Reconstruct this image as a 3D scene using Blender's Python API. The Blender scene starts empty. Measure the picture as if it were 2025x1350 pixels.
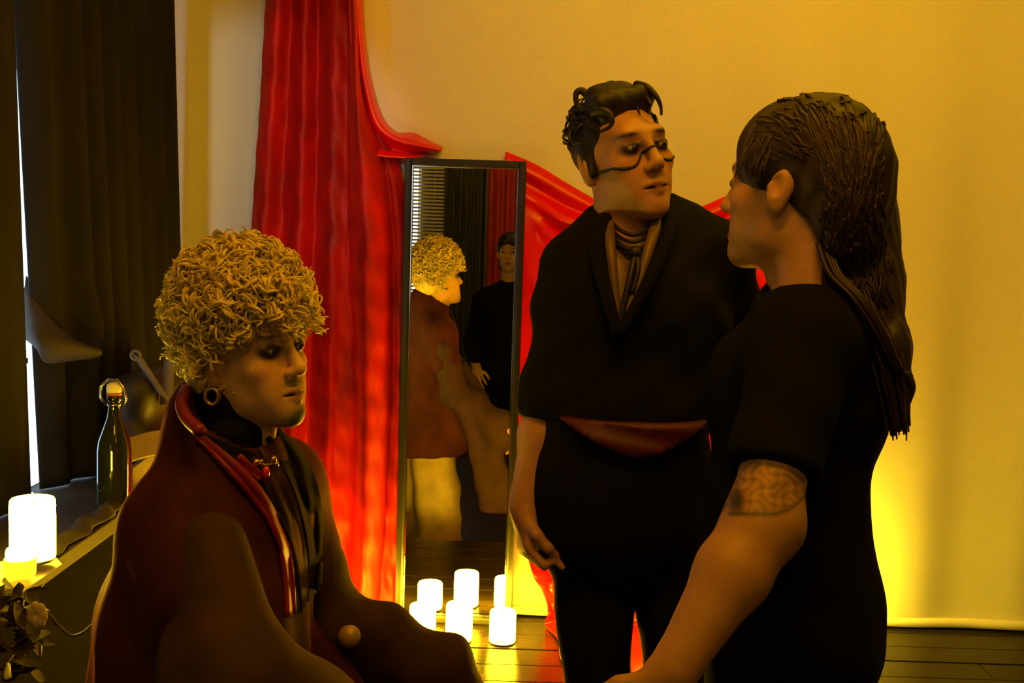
import bpy, bmesh, math, random
import numpy as np
from math import sin, cos, pi, radians
from mathutils import Vector, Matrix

random.seed(7)
np.random.seed(7)
SC = bpy.context.scene
COL = SC.collection

# ------------------------------------------------------------------ camera, world, lights, exposure
FPX, PITCH, ROLL, CAMZ = 2250.0, radians(5.26), radians(1.8), 1.55
cam_d = bpy.data.cameras.new('camera')
cam = bpy.data.objects.new('camera', cam_d)
COL.objects.link(cam)
cam_d.sensor_width = 36.0
cam_d.lens = 36.0 * FPX / 2025.0
cam_d.clip_start = 0.02
CAMR = Matrix.Rotation(pi / 2 - PITCH, 3, 'X') @ Matrix.Rotation(ROLL, 3, 'Z')
cam.matrix_world = Matrix.Translation((0, 0, CAMZ)) @ CAMR.to_4x4()
SC.camera = cam

SC.view_settings.view_transform = 'Standard'
SC.view_settings.look = 'None'
SC.view_settings.gamma = 1.0
SC.view_settings.use_curve_mapping = False
SC.view_settings.exposure = 0.0

w = bpy.data.worlds.new('world')
SC.world = w
w.use_nodes = True
w.node_tree.nodes['Background'].inputs[0].default_value = (0.55, 0.75, 1.0, 1)
w.node_tree.nodes['Background'].inputs[1].default_value = 0.6


def add_light(name, kind, loc, target, energy, color, size=0.3, size_y=None, spot=None, blend=0.5, spread=None):
    d = bpy.data.lights.new(name, kind)
    d.energy = energy
    d.color = color
    o = bpy.data.objects.new(name, d)
    COL.objects.link(o)
    o.location = loc
    v = Vector(target) - Vector(loc)
    o.rotation_euler = v.to_track_quat('-Z', 'Y').to_euler()
    if kind == 'AREA':
        d.size = size
        if size_y:
            d.shape = 'RECTANGLE'
            d.size_y = size_y
        if spread:
            d.spread = spread
    if kind == 'SPOT':
        d.spot_size = spot
        d.spot_blend = blend
        d.shadow_soft_size = size
    return o


# warm ceiling wash lamps over the stage, a warm room lamp, and an added cool spot for the pale wall
add_light('stage_wash_lamp', 'AREA', (0.95, 2.15, 2.84), (1.0, 3.42, 1.0), 17, (1.0, 0.52, 0.008), 1.6, 0.3)
add_light('front_wash_lamp', 'AREA', (0.1, 1.0, 2.84), (0.05, 3.42, 1.6), 17, (1.0, 0.38, 0.010), 0.7, 0.3)
add_light('room_lamp', 'AREA', (0.25, -0.25, 2.84), (-0.3, 1.8, 1.2), 8.5, (1.0, 0.48, 0.02), 0.6, 0.6)
add_light('wall_fill_spot', 'SPOT', (-1.17, -3.3, 2.8), (-0.80, 3.5, 1.75), 330, (0.84, 0.86, 0.68), 0.03, spot=radians(9), blend=0.6)  # added narrow spot, stands in for daylight on the pale back wall

add_light('rear_fill', 'AREA', (-0.7, -1.9, 2.84), (-0.8, -3.4, 1.2), 9, (1.0, 0.55, 0.05), 0.5, 0.5)  # added fill, brightens the blind and drapes reflected in the mirror


# ------------------------------------------------------------------ pixel helpers
def ray(x, y):
    return CAMR @ Vector(((x - 1012.5) / FPX, (675 - y) / FPX, -1.0))


def P(x, y, d):
    return Vector((0, 0, CAMZ)) + ray(x, y) * d


def PY(x, y, Y):
    r = ray(x, y)
    return Vector((0, 0, CAMZ)) + r * (Y / r.y)


def PZ(x, y, z):
    r = ray(x, y)
    return Vector((0, 0, CAMZ)) + r * ((z - CAMZ) / r.z)


# ------------------------------------------------------------------ object helpers
def tag(o, label, cat, group=None):
    o['label'] = label
    o['category'] = cat
    if group:
        o['group'] = group
    return o


def struct(o):
    o['kind'] = 'structure'
    return o


def empty(name, loc):
    o = bpy.data.objects.new(name, None)
    COL.objects.link(o)
    o.location = loc
    return o


def obj(name, verts, faces, mat, parent=None, smooth=True, cols=None):
    me = bpy.data.meshes.new(name)
    me.from_pydata([tuple(v) for v in verts], [], [tuple(f) for f in faces])
    me.update()
    return obj_me(name, me, mat, parent, smooth, cols)


def obj_me(name, me, mat, parent=None, smooth=True, cols=None):
    if smooth:
        me.polygons.foreach_set('use_smooth', [True] * len(me.polygons))
    if cols is not None:
        at = me.color_attributes.new('col', 'FLOAT_COLOR', 'POINT')
        c4 = np.ones((len(me.vertices), 4), np.float32)
        c4[:, :3] = cols
        at.data.foreach_set('color', c4.ravel())
    me.materials.append(mat)
    o = bpy.data.objects.new(name, me)
    COL.objects.link(o)
    if parent:
        o.parent = parent
        o.matrix_parent_inverse = Matrix.Translation(-parent_loc(parent))
    return o


def parent_loc(p):
    v = Vector(p.location)
    while p.parent:
        v = v + p.matrix_parent_inverse.translation
        p = p.parent
        v = v + p.location
    return v


class MB:
    """collects simple shapes into one mesh"""
    def __init__(s):
        s.v = []
        s.f = []

    def add(s, v, f):
        n = len(s.v)
        s.v += [tuple(q) for q in v]
        s.f += [tuple(i + n for i in q) for q in f]
        return s

    def box(s, lo, hi, M=None):
        x0, y0, z0 = lo
        x1, y1, z1 = hi
        v = [Vector(q) for q in ((x0, y0, z0), (x1, y0, z0), (x1, y1, z0), (x0, y1, z0),
                                 (x0, y0, z1), (x1, y0, z1), (x1, y1, z1), (x0, y1, z1))]
        if M:
            v = [M @ q for q in v]
        return s.add(v, [(0, 3, 2, 1), (4, 5, 6, 7), (0, 1, 5, 4), (1, 2, 6, 5), (2, 3, 7, 6), (3, 0, 4, 7)])

    def lathe(s, prof, seg=32, M=None):
        v = []
        f = []
        for r, z in prof:
            for i in range(seg):
                a = 2 * pi * i / seg
                q = Vector((r * cos(a), r * sin(a), z))
                v.append(M @ q if M else q)
        for j in range(len(prof) - 1):
            for i in range(seg):
                k = (i + 1) % seg
                f.append((j * seg + i, j * seg + k, (j + 1) * seg + k, (j + 1) * seg + i))
        f.append(tuple(range(seg))[::-1])
        f.append(tuple((len(prof) - 1) * seg + i for i in range(seg)))
        return s.add(v, f)

    def tube(s, pts, rad, seg=6, closed=False):
        pts = [Vector(q) for q in pts]
        n = len(pts)
        v = []
        f = []
        up = None
        for i, p in enumerate(pts):
            if closed:
                t = pts[(i + 1) % n] - pts[i - 1]
            else:
                t = pts[min(i + 1, n - 1)] - pts[max(i - 1, 0)]
            t = t.normalized() if t.length > 1e-9 else Vector((0, 0, 1))
            if up is None:
                up = Vector((0, 0, 1)) if abs(t.z) < .9 else Vector((1, 0, 0))
            up = (up - t * up.dot(t))
            up = up.normalized() if up.length > 1e-6 else t.orthogonal().normalized()
            b = t.cross(up)
            r = rad[i] if isinstance(rad, (list, tuple, np.ndarray)) else rad
            for j in range(seg):
                a = 2 * pi * j / seg
                v.append(p + up * (r * cos(a)) + b * (r * sin(a)))
        m = n if closed else n - 1
        for i in range(m):
            i2 = (i + 1) % n
            for j in range(seg):
                k = (j + 1) % seg
                f.append((i * seg + j, i * seg + k, i2 * seg + k, i2 * seg + j))
        if not closed:
            f.append(tuple(range(seg))[::-1])
            f.append(tuple((n - 1) * seg + j for j in range(seg)))
        return s.add(v, f)

    def ball(s, c, r, seg=16, M=None):
        n = max(6, seg // 2)
        prof = [(max(1e-4, sin(pi * i / n)), -cos(pi * i / n)) for i in range(n + 1)]
        rx, ry, rz = (r, r, r) if not isinstance(r, (tuple, list)) else r
        T = Matrix.Translation(c) @ (M.to_4x4() if M else Matrix.Identity(4)) @ Matrix.Diagonal((rx, ry, rz, 1))
        return s.lathe(prof, seg, T)

    def build(s, name, mat, parent=None, smooth=True):
        return obj(name, s.v, s.f, mat, parent, smooth)


def bevel(o, w=.004, n=2):
    m = o.modifiers.new('bevel', 'BEVEL')
    m.width = w
    m.segments = n
    m.limit_method = 'ANGLE'
    return o


def catmull(pts, n):
    pts = [np.array(p, float) for p in pts]
    out = []
    m = len(pts)
    for i in range(m - 1):
        p0, p1, p2, p3 = pts[max(i - 1, 0)], pts[i], pts[i + 1], pts[min(i + 2, m - 1)]
        for k in range(n):
            t = k / n
            out.append(.5 * ((2 * p1) + (-p0 + p2) * t + (2 * p0 - 5 * p1 + 4 * p2 - p3) * t * t + (-p0 + 3 * p1 - 3 * p2 + p3) * t ** 3))
    out.append(pts[-1])
    return np.array(out)


def drape(name, rows, mat, parent=None, nu=7, nv=8, thick=.004, jitter=None):
    """rows: list of lists of world points (same count) -> smooth cloth surface with thickness"""
    a = np.array([[tuple(p) for p in r] for r in rows])
    b = np.array([catmull(r, nu) for r in a])
    c = np.array([catmull(b[:, i], nv) for i in range(b.shape[1])])
    U, V = c.shape[0], c.shape[1]
    if jitter is not None:
        c = jitter(c)
    v = c.reshape(-1, 3)
    f = [(i * V + j, i * V + j + 1, (i + 1) * V + j + 1, (i + 1) * V + j) for i in range(U - 1) for j in range(V - 1)]
    o = obj(name, v, f, mat, parent)
    m = o.modifiers.new('thick', 'SOLIDIFY')
    m.thickness = thick
    m.offset = 0
    return o


# ------------------------------------------------------------------ materials
def new_mat(name):
    m = bpy.data.materials.new(name)
    m.use_nodes = True
    return m, m.node_tree, m.node_tree.nodes['Principled BSDF']


def mat(name, col, rough=.6, metal=0., noise=0., nscale=20., bump=0., bscale=60., sheen=0., sheen_tint=None, spec=.5, attr=False, stretch=(1, 1, 1), trans=0., coat=0.):
    m, t, b = new_mat(name)
    N, L = t.nodes, t.links
    b.inputs['Roughness'].default_value = rough
    b.inputs['Metallic'].default_value = metal
    b.inputs['Specular IOR Level'].default_value = spec
    b.inputs['Base Color'].default_value = (*col, 1)
    if sheen:
        b.inputs['Sheen Weight'].default_value = sheen
        b.inputs['Sheen Roughness'].default_value = .4
        if sheen_tint:
            b.inputs['Sheen Tint'].default_value = (*sheen_tint, 1)
    if trans:
        b.inputs['Transmission Weight'].default_value = trans
    if coat:
        b.inputs['Coat Weight'].default_value = coat
    src = None
    if attr:
        a = N.new('ShaderNodeAttribute')
        a.attribute_name = 'col'
        src = a.outputs['Color']
    tc = N.new('ShaderNodeTexCoord')
    mp = N.new('ShaderNodeMapping')
    mp.inputs['Scale'].default_value = stretch
    L.new(tc.outputs['Object'], mp.inputs['Vector'])
    if noise:
        nz = N.new('ShaderNodeTexNoise')
        nz.inputs['Scale'].default_value = nscale
        nz.inputs['Detail'].default_value = 4
        L.new(mp.outputs[0], nz.inputs['Vector'])
        mr = N.new('ShaderNodeMapRange')
        mr.inputs[1].default_value = .3
        mr.inputs[2].default_value = .7
        mr.inputs[3].default_value = 1 - noise
        mr.inputs[4].default_value = 1 + noise
        L.new(nz.outputs[0], mr.inputs[0])
        mx = N.new('ShaderNodeMix')
        mx.data_type = 'RGBA'
        mx.blend_type = 'MULTIPLY'
        mx.inputs[0].default_value = 1
        mx.inputs[6].default_value = (*col, 1)
        if src:
            L.new(src, mx.inputs[6])
        L.new(mr.outputs[0], mx.inputs[7])
        src = mx.outputs[2]
    if src:
        L.new(src, b.inputs['Base Color'])
    if bump:
        nz = N.new('ShaderNodeTexNoise')
        nz.inputs['Scale'].default_value = bscale
        nz.inputs['Detail'].default_value = 5
        L.new(mp.outputs[0], nz.inputs['Vector'])
        bp = N.new('ShaderNodeBump')
        bp.inputs['Strength'].default_value = bump
        bp.inputs['Distance'].default_value = .01
        L.new(nz.outputs[0], bp.inputs['Height'])
        L.new(bp.outputs[0], b.inputs['Normal'])
    return m


def emit(name, col, strength):
    m, t, b = new_mat(name)
    b.inputs['Base Color'].default_value = (.8, .7, .5, 1)
    b.inputs['Emission Color'].default_value = (*col, 1)
    b.inputs['Emission Strength'].default_value = strength
    return m


M = {}
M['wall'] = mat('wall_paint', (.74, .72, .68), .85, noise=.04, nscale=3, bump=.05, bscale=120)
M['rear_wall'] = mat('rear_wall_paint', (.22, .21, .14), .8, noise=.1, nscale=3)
M['ceiling'] = mat('ceiling_paint', (.35, .32, .28), .9, noise=.05, nscale=2)
M['floor'] = mat('dark_floor', (.035, .025, .016), .35, noise=.3, nscale=9, stretch=(1, 6, 1))
M['plank'] = mat('stage_plank', (.016, .011, .005), .22, spec=.07, noise=.35, nscale=7, bump=.08, bscale=30, stretch=(1, 9, 9))
M['stage_body'] = mat('stage_body', (.006, .005, .003), .9, noise=.2, spec=.03)
M['screen'] = mat('backdrop_cloth', (.86, .83, .78), .9, noise=.025, nscale=2.5, bump=.04, bscale=300)
M['velvet'] = mat('red_crushed_velvet', (.42, .002, .003), .55, noise=.35, nscale=14, bump=.22, bscale=20, spec=.3, sheen=.4, sheen_tint=(1, .06, .03), stretch=(1, 1, .45))
M['satin'] = mat('red_satin', (.82, .002, .002), .32, noise=.12, nscale=9, bump=.06, bscale=20, sheen=.1, sheen_tint=(1, .06, .03))
M['black_curtain'] = mat('black_curtain', (.008, .0065, .005), .85, noise=.3, nscale=12, stretch=(1, 1, .3), spec=.2)
M['rear_black'] = mat('rear_black_curtain', (.06, .058, .03), .85, noise=.3, nscale=12, stretch=(1, 1, .3))
M['rear_red'] = mat('rear_red_curtain', (.50, .04, .02), .6, noise=.3, nscale=14, stretch=(1, 1, .3))
M['frame'] = mat('black_frame', (.012, .011, .010), .35, noise=.2)
M['bevel'] = mat('mirror_bevel', (.85, .85, .80), .12, 1.0, noise=.03)
M['mirror'] = mat('mirror_glass', (.86, .88, .86), .004, 1.0, noise=.01, nscale=3)
M['white'] = mat('white_trim', (.75, .74, .70), .5, noise=.04)
M['sill'] = mat('sill_wood', (.030, .023, .013), .6, spec=.15, noise=.2, nscale=12, stretch=(9, 1, 9))
M['paper'] = mat('cream_paper', (.80, .74, .58), .8, noise=.05)
M['sky_pane'] = emit('bright_window_pane', (.52, .76, 1.0), 3.0)
M['rear_pane'] = emit('bright_rear_pane', (.62, .80, 1.0), 2.6)
M['slat'] = mat('blind_slat', (.72, .66, .45), .5, noise=.05)
M['candle'] = emit('glowing_wax', (1.0, .58, .010), 115)
M['ledge_candle'] = emit('ledge_glowing_wax', (1.0, .66, .020), 60)
M['candle_dim'] = emit('dim_glowing_wax', (1.0, .62, .010), 1.6)
M['flame'] = emit('flame', (1.0, .7, .10), 60)
M['plastic'] = mat('dark_plastic', (.03, .026, .02), .4, noise=.1)
M['bottle'] = mat('dark_bottle_glass', (.012, .014, .010), .05, noise=.1, coat=1.0)
M['wire'] = mat('steel_wire', (.65, .6, .5), .25, 1.0, noise=.05)
M['ceramic'] = mat('swing_cap', (.78, .70, .58), .3, noise=.05)
M['seal'] = mat('rubber_seal', (.45, .12, .06), .6, noise=.1)
M['bag'] = mat('black_bag', (.012, .011, .010), .55, noise=.2, bump=.1)
M['tan'] = mat('tan_leather', (.24, .18, .085), .55, noise=.15, bump=.1)
M['strap'] = mat('grey_strap', (.16, .14, .12), .5, noise=.15)
M['olive'] = mat('olive_cloth', (.018, .011, .004), .8, noise=.2, nscale=30)
M['leaf'] = mat('dark_leaf', (.055, .045, .020), .6, noise=.35, nscale=25)
M['petal'] = mat('pale_petal', (.55, .47, .14), .7, noise=.2, nscale=30)
M['skin'] = mat('skin', (.6, .4, .3), .5, attr=True, noise=.05, nscale=60, bump=.05, bscale=220)
M['eye'] = mat('eyeball', (.20, .18, .13), .4, noise=.03)
M['iris'] = mat('iris', (.02, .015, .01), .15, noise=.05)
M['blond'] = mat('blond_curls', (.76, .64, .16), .42, noise=.3, nscale=30)
M['black_hair'] = mat('near_black_hair', (.010, .007, .004), .55, noise=.3, nscale=40)
M['brown_hair'] = mat('dark_brown_hair', (.030, .018, .007), .5, noise=.35, nscale=40, stretch=(1, 1, .3))
M['black_cloth'] = mat('black_cloth', (.0055, .0055, .005), .9, noise=.2, nscale=50, bump=.1, bscale=160, spec=.15)
M['dress'] = mat('black_dress', (.005, .005, .0055), .9, noise=.2, nscale=50, bump=.08, bscale=160, spec=.15)
M['brown_shirt'] = mat('bronze_shirt', (.15, .095, .030), .45, noise=.2, nscale=25)
M['cord'] = mat('black_cord', (.012, .010, .008), .5, noise=.1)
M['sash'] = mat('maroon_sash', (.070, .002, .012), .6, noise=.25, nscale=30, bump=.12, bscale=60)
M['coat'] = mat('maroon_coat', (.050, .009, .011), .8, noise=.3, nscale=18, bump=.15, bscale=40, sheen=.2, sheen_tint=(.9, .15, .12), spec=.25)
M['sleeve'] = mat('brown_sleeve', (.046, .017, .009), .85, noise=.25, nscale=22, bump=.12, bscale=60)
M['lapel'] = mat('black_lapel', (.008, .006, .006), .9, noise=.2, spec=.2)
M['piping'] = mat('red_piping', (.27, .018, .018), .4, noise=.2, nscale=40)
M['gold'] = mat('gold', (.65, .45, .14), .3, 1.0, noise=.1)
M['gold_ball'] = mat('gold_button', (.50, .36, .09), .45, .3, noise=.1)
M['ruby'] = mat('ruby', (.65, .02, .015), .1, noise=.1, coat=1.0)
M['khaki'] = mat('khaki_trousers', (.46, .38, .17), .8, noise=.12, nscale=20, bump=.1)
M['shoe'] = mat('black_shoe', (.012, .011, .010), .35, noise=.1)


# ------------------------------------------------------------------ SDF volumes -> continuous surfaces
class Vol:
    def __init__(s, lo, hi, h):
        s.h = h
        s.lo = np.array(lo, float)
        s.n = np.ceil((np.array(hi) - s.lo) / h).astype(int) + 1
        s.ax = [s.lo[i] + h * np.arange(s.n[i]) for i in range(3)]
        s.d = np.full(s.n, 9.0, np.float32)

    def sub(s, lo, hi):
        sl = []
        for i in range(3):
            a = int(np.clip(np.floor((lo[i] - s.lo[i]) / s.h), 0, s.n[i]))
            b = int(np.clip(np.ceil((hi[i] - s.lo[i]) / s.h) + 1, 0, s.n[i]))
            if b <= a:
                return None, None
            sl.append(slice(a, b))
        g = np.meshgrid(*[s.ax[i][sl[i]] for i in range(3)], indexing='ij')
        return tuple(sl), np.stack(g, -1).astype(np.float32)

    def mix(s, sl, d, k, op):
        a = s.d[sl]
        if op == 'u':
            if k > 0:
                hh = np.clip(.5 + .5 * (d - a) / k, 0, 1)
                s.d[sl] = d * (1 - hh) + a * hh - k * hh * (1 - hh)
            else:
                s.d[sl] = np.minimum(a, d)
        elif op == 's':
            d = -d
            if k > 0:
                hh = np.clip(.5 - .5 * (d - a) / k, 0, 1)
                s.d[sl] = d * (1 - hh) + a * hh + k * hh * (1 - hh)
            else:
                s.d[sl] = np.maximum(a, d)

    def cap(s, a, b, ra, rb=None, k=.02, f=None, q=1., op='u'):
        """tapered capsule, squashed by q along f"""
        rb = ra if rb is None else rb
        a = np.array(a, np.float32)
        b = np.array(b, np.float32)
        m = max(ra, rb) + k * 1.5 + s.h * 2
        sl, g = s.sub(np.minimum(a, b) - m, np.maximum(a, b) + m)
        if sl is None:
            return
        p = g - a
        ab = b - a
        if f is not None:
            f = np.array(f, np.float32)
            f = f / np.linalg.norm(f)
            p = p + (1 / q - 1) * (p @ f)[..., None] * f
            ab = ab + (1 / q - 1) * (ab @ f) * f
        t = np.clip((p @ ab) / max(float(ab @ ab), 1e-9), 0, 1)
        d = np.linalg.norm(p - t[..., None] * ab, axis=-1) - (ra + (rb - ra) * t)
        if f is not None:
            d = d * (.5 + .5 * q)
        s.mix(sl, d, k, op)

    def ell(s, c, r, R=None, k=.02, op='u'):
        c = np.array(c, np.float32)
        r = np.array(r, np.float32)
        m = float(max(r)) + k * 1.5 + s.h * 2
        sl, g = s.sub(c - m, c + m)
        if sl is None:
            return
        p = g - c
        if R is not None:
            p = p @ np.array(R, np.float32)
        k0 = np.linalg.norm(p / r, axis=-1)
        k1 = np.linalg.norm(p / (r * r), axis=-1)
        d = k0 * (k0 - 1) / np.maximum(k1, 1e-6)
        s.mix(sl, d, k, op)

    def pts(s):
        g = np.meshgrid(*s.ax, indexing='ij')
        return np.stack(g, -1).astype(np.float32)

    def cut(s, point, normal):
        """remove everything on the +normal side"""
        n = np.array(normal, np.float32)
        n = n / np.linalg.norm(n)
        s.d = np.maximum(s.d, (s.pts() - np.array(point, np.float32)) @ n)

    def mesh(s):
        d = s.d
        neg = d < 0
        nx, ny, nz = d.shape
        acc = np.zeros((nx - 1, ny - 1, nz - 1, 3), np.float32)
        cnt = np.zeros((nx - 1, ny - 1, nz - 1), np.float32)
        corners = [(i, j, k) for i in (0, 1) for j in (0, 1) for k in (0, 1)]

        def C(a, c):
            return a[c[0]:nx - 1 + c[0], c[1]:ny - 1 + c[1], c[2]:nz - 1 + c[2]]
        anyn = np.zeros((nx - 1, ny - 1, nz - 1), bool)
        alln = np.ones_like(anyn)
        for c in corners:
            q = C(neg, c)
            anyn |= q
            alln &= q
        act = anyn & ~alln
        idx = np.argwhere(act)
        if len(idx) == 0:
            return np.zeros((0, 3)), []
        pos = np.zeros((len(idx), 3))
        cn = np.zeros(len(idx))
        for c in corners:
            for axn in range(3):
                if c[axn] == 0:
                    c2 = list(c)
                    c2[axn] = 1
                    i1 = idx + np.array(c)
                    i2 = idx + np.array(c2)
                    d1 = d[i1[:, 0], i1[:, 1], i1[:, 2]]
                    d2 = d[i2[:, 0], i2[:, 1], i2[:, 2]]
                    x = (d1 < 0) != (d2 < 0)
                    t = np.where(x, d1 / np.where(x, d1 - d2, 1), 0)
                    p = i1 + t[:, None] * (np.array(c2) - np.array(c))
                    pos[x] += p[x]
                    cn[x] += 1
        pos = pos / cn[:, None] * s.h + s.lo
        vid = np.full(act.shape, -1, np.int64)
        vid[idx[:, 0], idx[:, 1], idx[:, 2]] = np.arange(len(idx))
        faces = []
        for axn in range(3):
            o1, o2 = (axn + 1) % 3, (axn + 2) % 3
            sl1 = [slice(None)] * 3
            sl2 = [slice(None)] * 3
            sl1[axn] = slice(0, -1)
            sl2[axn] = slice(1, None)
            ch = neg[tuple(sl1)] != neg[tuple(sl2)]
            e = np.argwhere(ch)
            ok = (e[:, o1] > 0) & (e[:, o2] > 0) & (e[:, o1] < d.shape[o1] - 1) & (e[:, o2] < d.shape[o2] - 1)
            e = e[ok]
            q = []
            for da, db in ((0, 0), (1, 0), (1, 1), (0, 1)):
                ee = e.copy()
                ee[:, o1] -= da
                ee[:, o2] -= db
                q.append(vid[ee[:, 0], ee[:, 1], ee[:, 2]])
            q = np.stack(q, 1)
            inside = neg[e[:, 0], e[:, 1], e[:, 2]]
            q[inside] = q[inside][:, ::-1]
            q = q[:, ::-1]
            faces.append(q)
        return pos, np.concatenate(faces)


def npmesh(name, v, f):
    me = bpy.data.meshes.new(name)
    f = np.asarray(f)
    me.vertices.add(len(v))
    me.vertices.foreach_set('co', np.asarray(v, np.float32).ravel())
    me.loops.add(f.size)
    me.loops.foreach_set('vertex_index', f.ravel().astype(np.int32))
    me.polygons.add(len(f))
    me.polygons.foreach_set('loop_start', np.arange(0, f.size, 4, dtype=np.int32))
    me.polygons.foreach_set('loop_total', np.full(len(f), 4, np.int32))
    me.update(calc_edges=True)
    me.validate()
    return me


def relax(v, f, it=2):
    f = np.asarray(f)
    e = np.concatenate([f[:, [0, 1]], f[:, [1, 2]], f[:, [2, 3]], f[:, [3, 0]]])
    for _ in range(it):
        acc = np.zeros_like(v)
        c = np.zeros(len(v))
        np.add.at(acc, e[:, 0], v[e[:, 1]])
        np.add.at(acc, e[:, 1], v[e[:, 0]])
        np.add.at(c, e[:, 0], 1)
        np.add.at(c, e[:, 1], 1)
        v = .5 * v + .5 * acc / np.maximum(c, 1)[:, None]
    return v


def vol_obj(name, vol, mat_, parent, it=2, T=None, colf=None):
    v, f = vol.mesh()
    v = relax(v, f, it)
    cols = colf(v) if colf else None
    if T is not None:
        A = np.array(T)
        v = v @ A[:3, :3].T + A[:3, 3]
    return obj_me(name, npmesh(name, v, f), mat_, parent, True, cols)


def bounds(points, m):
    a = np.array([tuple(p) for p in points])
    return a.min(0) - m, a.max(0) + m

# ================================================================== THE SETTING
XL, YB, YR, ZC, XR = -1.07, 3.58, -3.4, 2.9, 3.0
ZS = .39          # stage height
YM, YS = 3.33, 3.42   # mirror plane, backdrop plane
ZSILL = .93

struct(MB().box((-2.4, YR - .1, -.1), (XR, YB + .1, 0)).build('floor', M['floor'], smooth=False))
struct(MB().box((-2.4, YR - .1, ZC), (XR, YB + .1, ZC + .1)).build('ceiling', M['ceiling'], smooth=False))
struct(MB().box((XL - .3, YB, 0), (XR, YB + .1, ZC)).build('wall_back', M['wall'], smooth=False))
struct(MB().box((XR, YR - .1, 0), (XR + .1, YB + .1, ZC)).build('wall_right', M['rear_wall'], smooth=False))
# left wall with the window opening
WY0, WY1, WZ0, WZ1 = 1.5, 3.565, ZSILL - .03, 2.55
wl = MB().box((XL - .25, 1.2, 0), (XL, YB, WZ0)).box((XL - .25, 1.2, WZ1), (XL, YB, ZC))
wl.box((XL - .25, 1.2, WZ0), (XL, WY0, WZ1)).box((XL - .25, WY1, WZ0), (XL, YB, WZ1))
wl.box((-2.4, 1.2, 0), (XL - .25, 1.3, ZC)).box((-2.5, YR, 0), (-2.4, 1.3, ZC))
struct(wl.build('wall_left', M['wall'], smooth=False))
# rear wall with window
RX0, RX1, RZ0, RZ1 = -1.75, -1.17, .95, 2.4
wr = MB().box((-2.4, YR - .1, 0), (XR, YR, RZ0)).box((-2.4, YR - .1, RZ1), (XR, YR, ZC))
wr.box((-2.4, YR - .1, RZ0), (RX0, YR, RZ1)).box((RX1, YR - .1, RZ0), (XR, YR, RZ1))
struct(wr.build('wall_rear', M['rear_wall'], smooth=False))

# window_1 behind the black curtains
w1 = struct(empty('window_1', (XL - .2, (WY0 + WY1) / 2, WZ0)))
MB().box((XL - .06, WY0 + .03, WZ0 + .03), (XL - .05, 3.12, WZ1 - .03)).build('pane', M['sky_pane'], w1, False)
fr = MB()
fr.box((XL - .25, WY0, WZ0), (XL - .045, WY1, WZ0 + .03)).box((XL - .25, WY0, WZ1 - .03), (XL - .045, WY1, WZ1))
fr.box((XL - .25, WY0, WZ0), (XL - .045, WY0 + .03, WZ1)).box((XL - .25, 3.12, WZ0), (XL - .045, WY1, WZ1))
fr.build('window_frame', M['white'], w1, False)
# window_2 in the rear wall, seen in the mirror
w2 = struct(empty('window_2', ((RX0 + RX1) / 2, YR, RZ0)))
MB().box((RX0, YR - .08, RZ0), (RX1, YR - .07, RZ1)).build('pane', M['rear_pane'], w2, False)
fr = MB()
fr.box((RX0, YR - .1, RZ0), (RX0 + .04, YR - .02, RZ1)).box((RX1 - .03, YR - .1, RZ0), (RX1, YR - .02, RZ1))
fr.box((RX0, YR - .1, RZ0), (RX1, YR - .02, RZ0 + .04)).box((RX0, YR - .1, RZ1 - .04), (RX1, YR - .02, RZ1))
fr.build('window_frame', M['white'], w2, False)

# window blind over the rear window
bl = empty('window_blind', (-1.38, YR + .03, 2.45))
tag(bl, 'pale slatted window blind glimpsed in the upper left of the mirror', 'blind')
MB().box((-1.8, YR + .01, 2.44), (-.90, YR + .06, 2.49)).build('head_rail', M['white'], bl, False)
sm = MB()
zz = .92
while zz < 2.43:
    sm.box((-1.79, YR + .015, zz), (-.91, YR + .030, zz + .017))
    zz += .0315
so = sm.build('slat', M['slat'], bl, False)
so['kind'] = 'stuff'
for x in (-1.6, -1.05):
    MB().tube([(x, YR + .035, .92), (x, YR + .035, 2.44)], .0012, 5).build('ladder_cord', M['white'], bl)

# curtains on the rear wall
def flat_curtain(name, x0, x1, y, z0, z1, mat_, n, amp, label, cat):
    c = empty(name, ((x0 + x1) / 2, y, z1))
    tag(c, label, cat)
    rows = []
    for z in np.linspace(z1, z0, 5):
        r = []
        for i in range(2 * n + 1):
            r.append((x0 + (x1 - x0) * i / (2 * n) + .006 * sin(i * 2.3 + z), y + amp * (1 if i % 2 else -1) * (1 + .3 * sin(i * 1.7)), z))
        rows.append(r)
    drape('curtain_panel', rows, mat_, c, nu=4, nv=3)
    MB().tube([(x0 - .05, y, z1 + .005), (x1 + .05, y, z1 + .005)], .012, 10).build('curtain_rod', M['frame'], c)
    return c

flat_curtain('black_drape', -.96, -.60, YR + .12, .02, 2.6, M['rear_black'], 6, .025, 'black drape reflected in the mirror beside the pale blind', 'curtain')
flat_curtain('red_drape', -.57, .25, YR + .22, .02, 2.6, M['rear_red'], 9, .03, 'dark red drape reflected at the right of the mirror glass', 'curtain')

# window sill shelf
sl_ = empty('window_ledge', (-.96, 2.4, 0))
tag(sl_, 'brown wooden window ledge under the black curtains at left', 'ledge')
bevel(MB().box((XL - .2, 1.35, ZSILL - .035), (-.832, YB - .01, ZSILL)).build('board', M['sill'], sl_, False))
bevel(MB().box((XL + .002, 1.4, 0), (-.90, YB - .02, ZSILL - .036)).build('front_panel', M['stage_body'], sl_, False))

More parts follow.
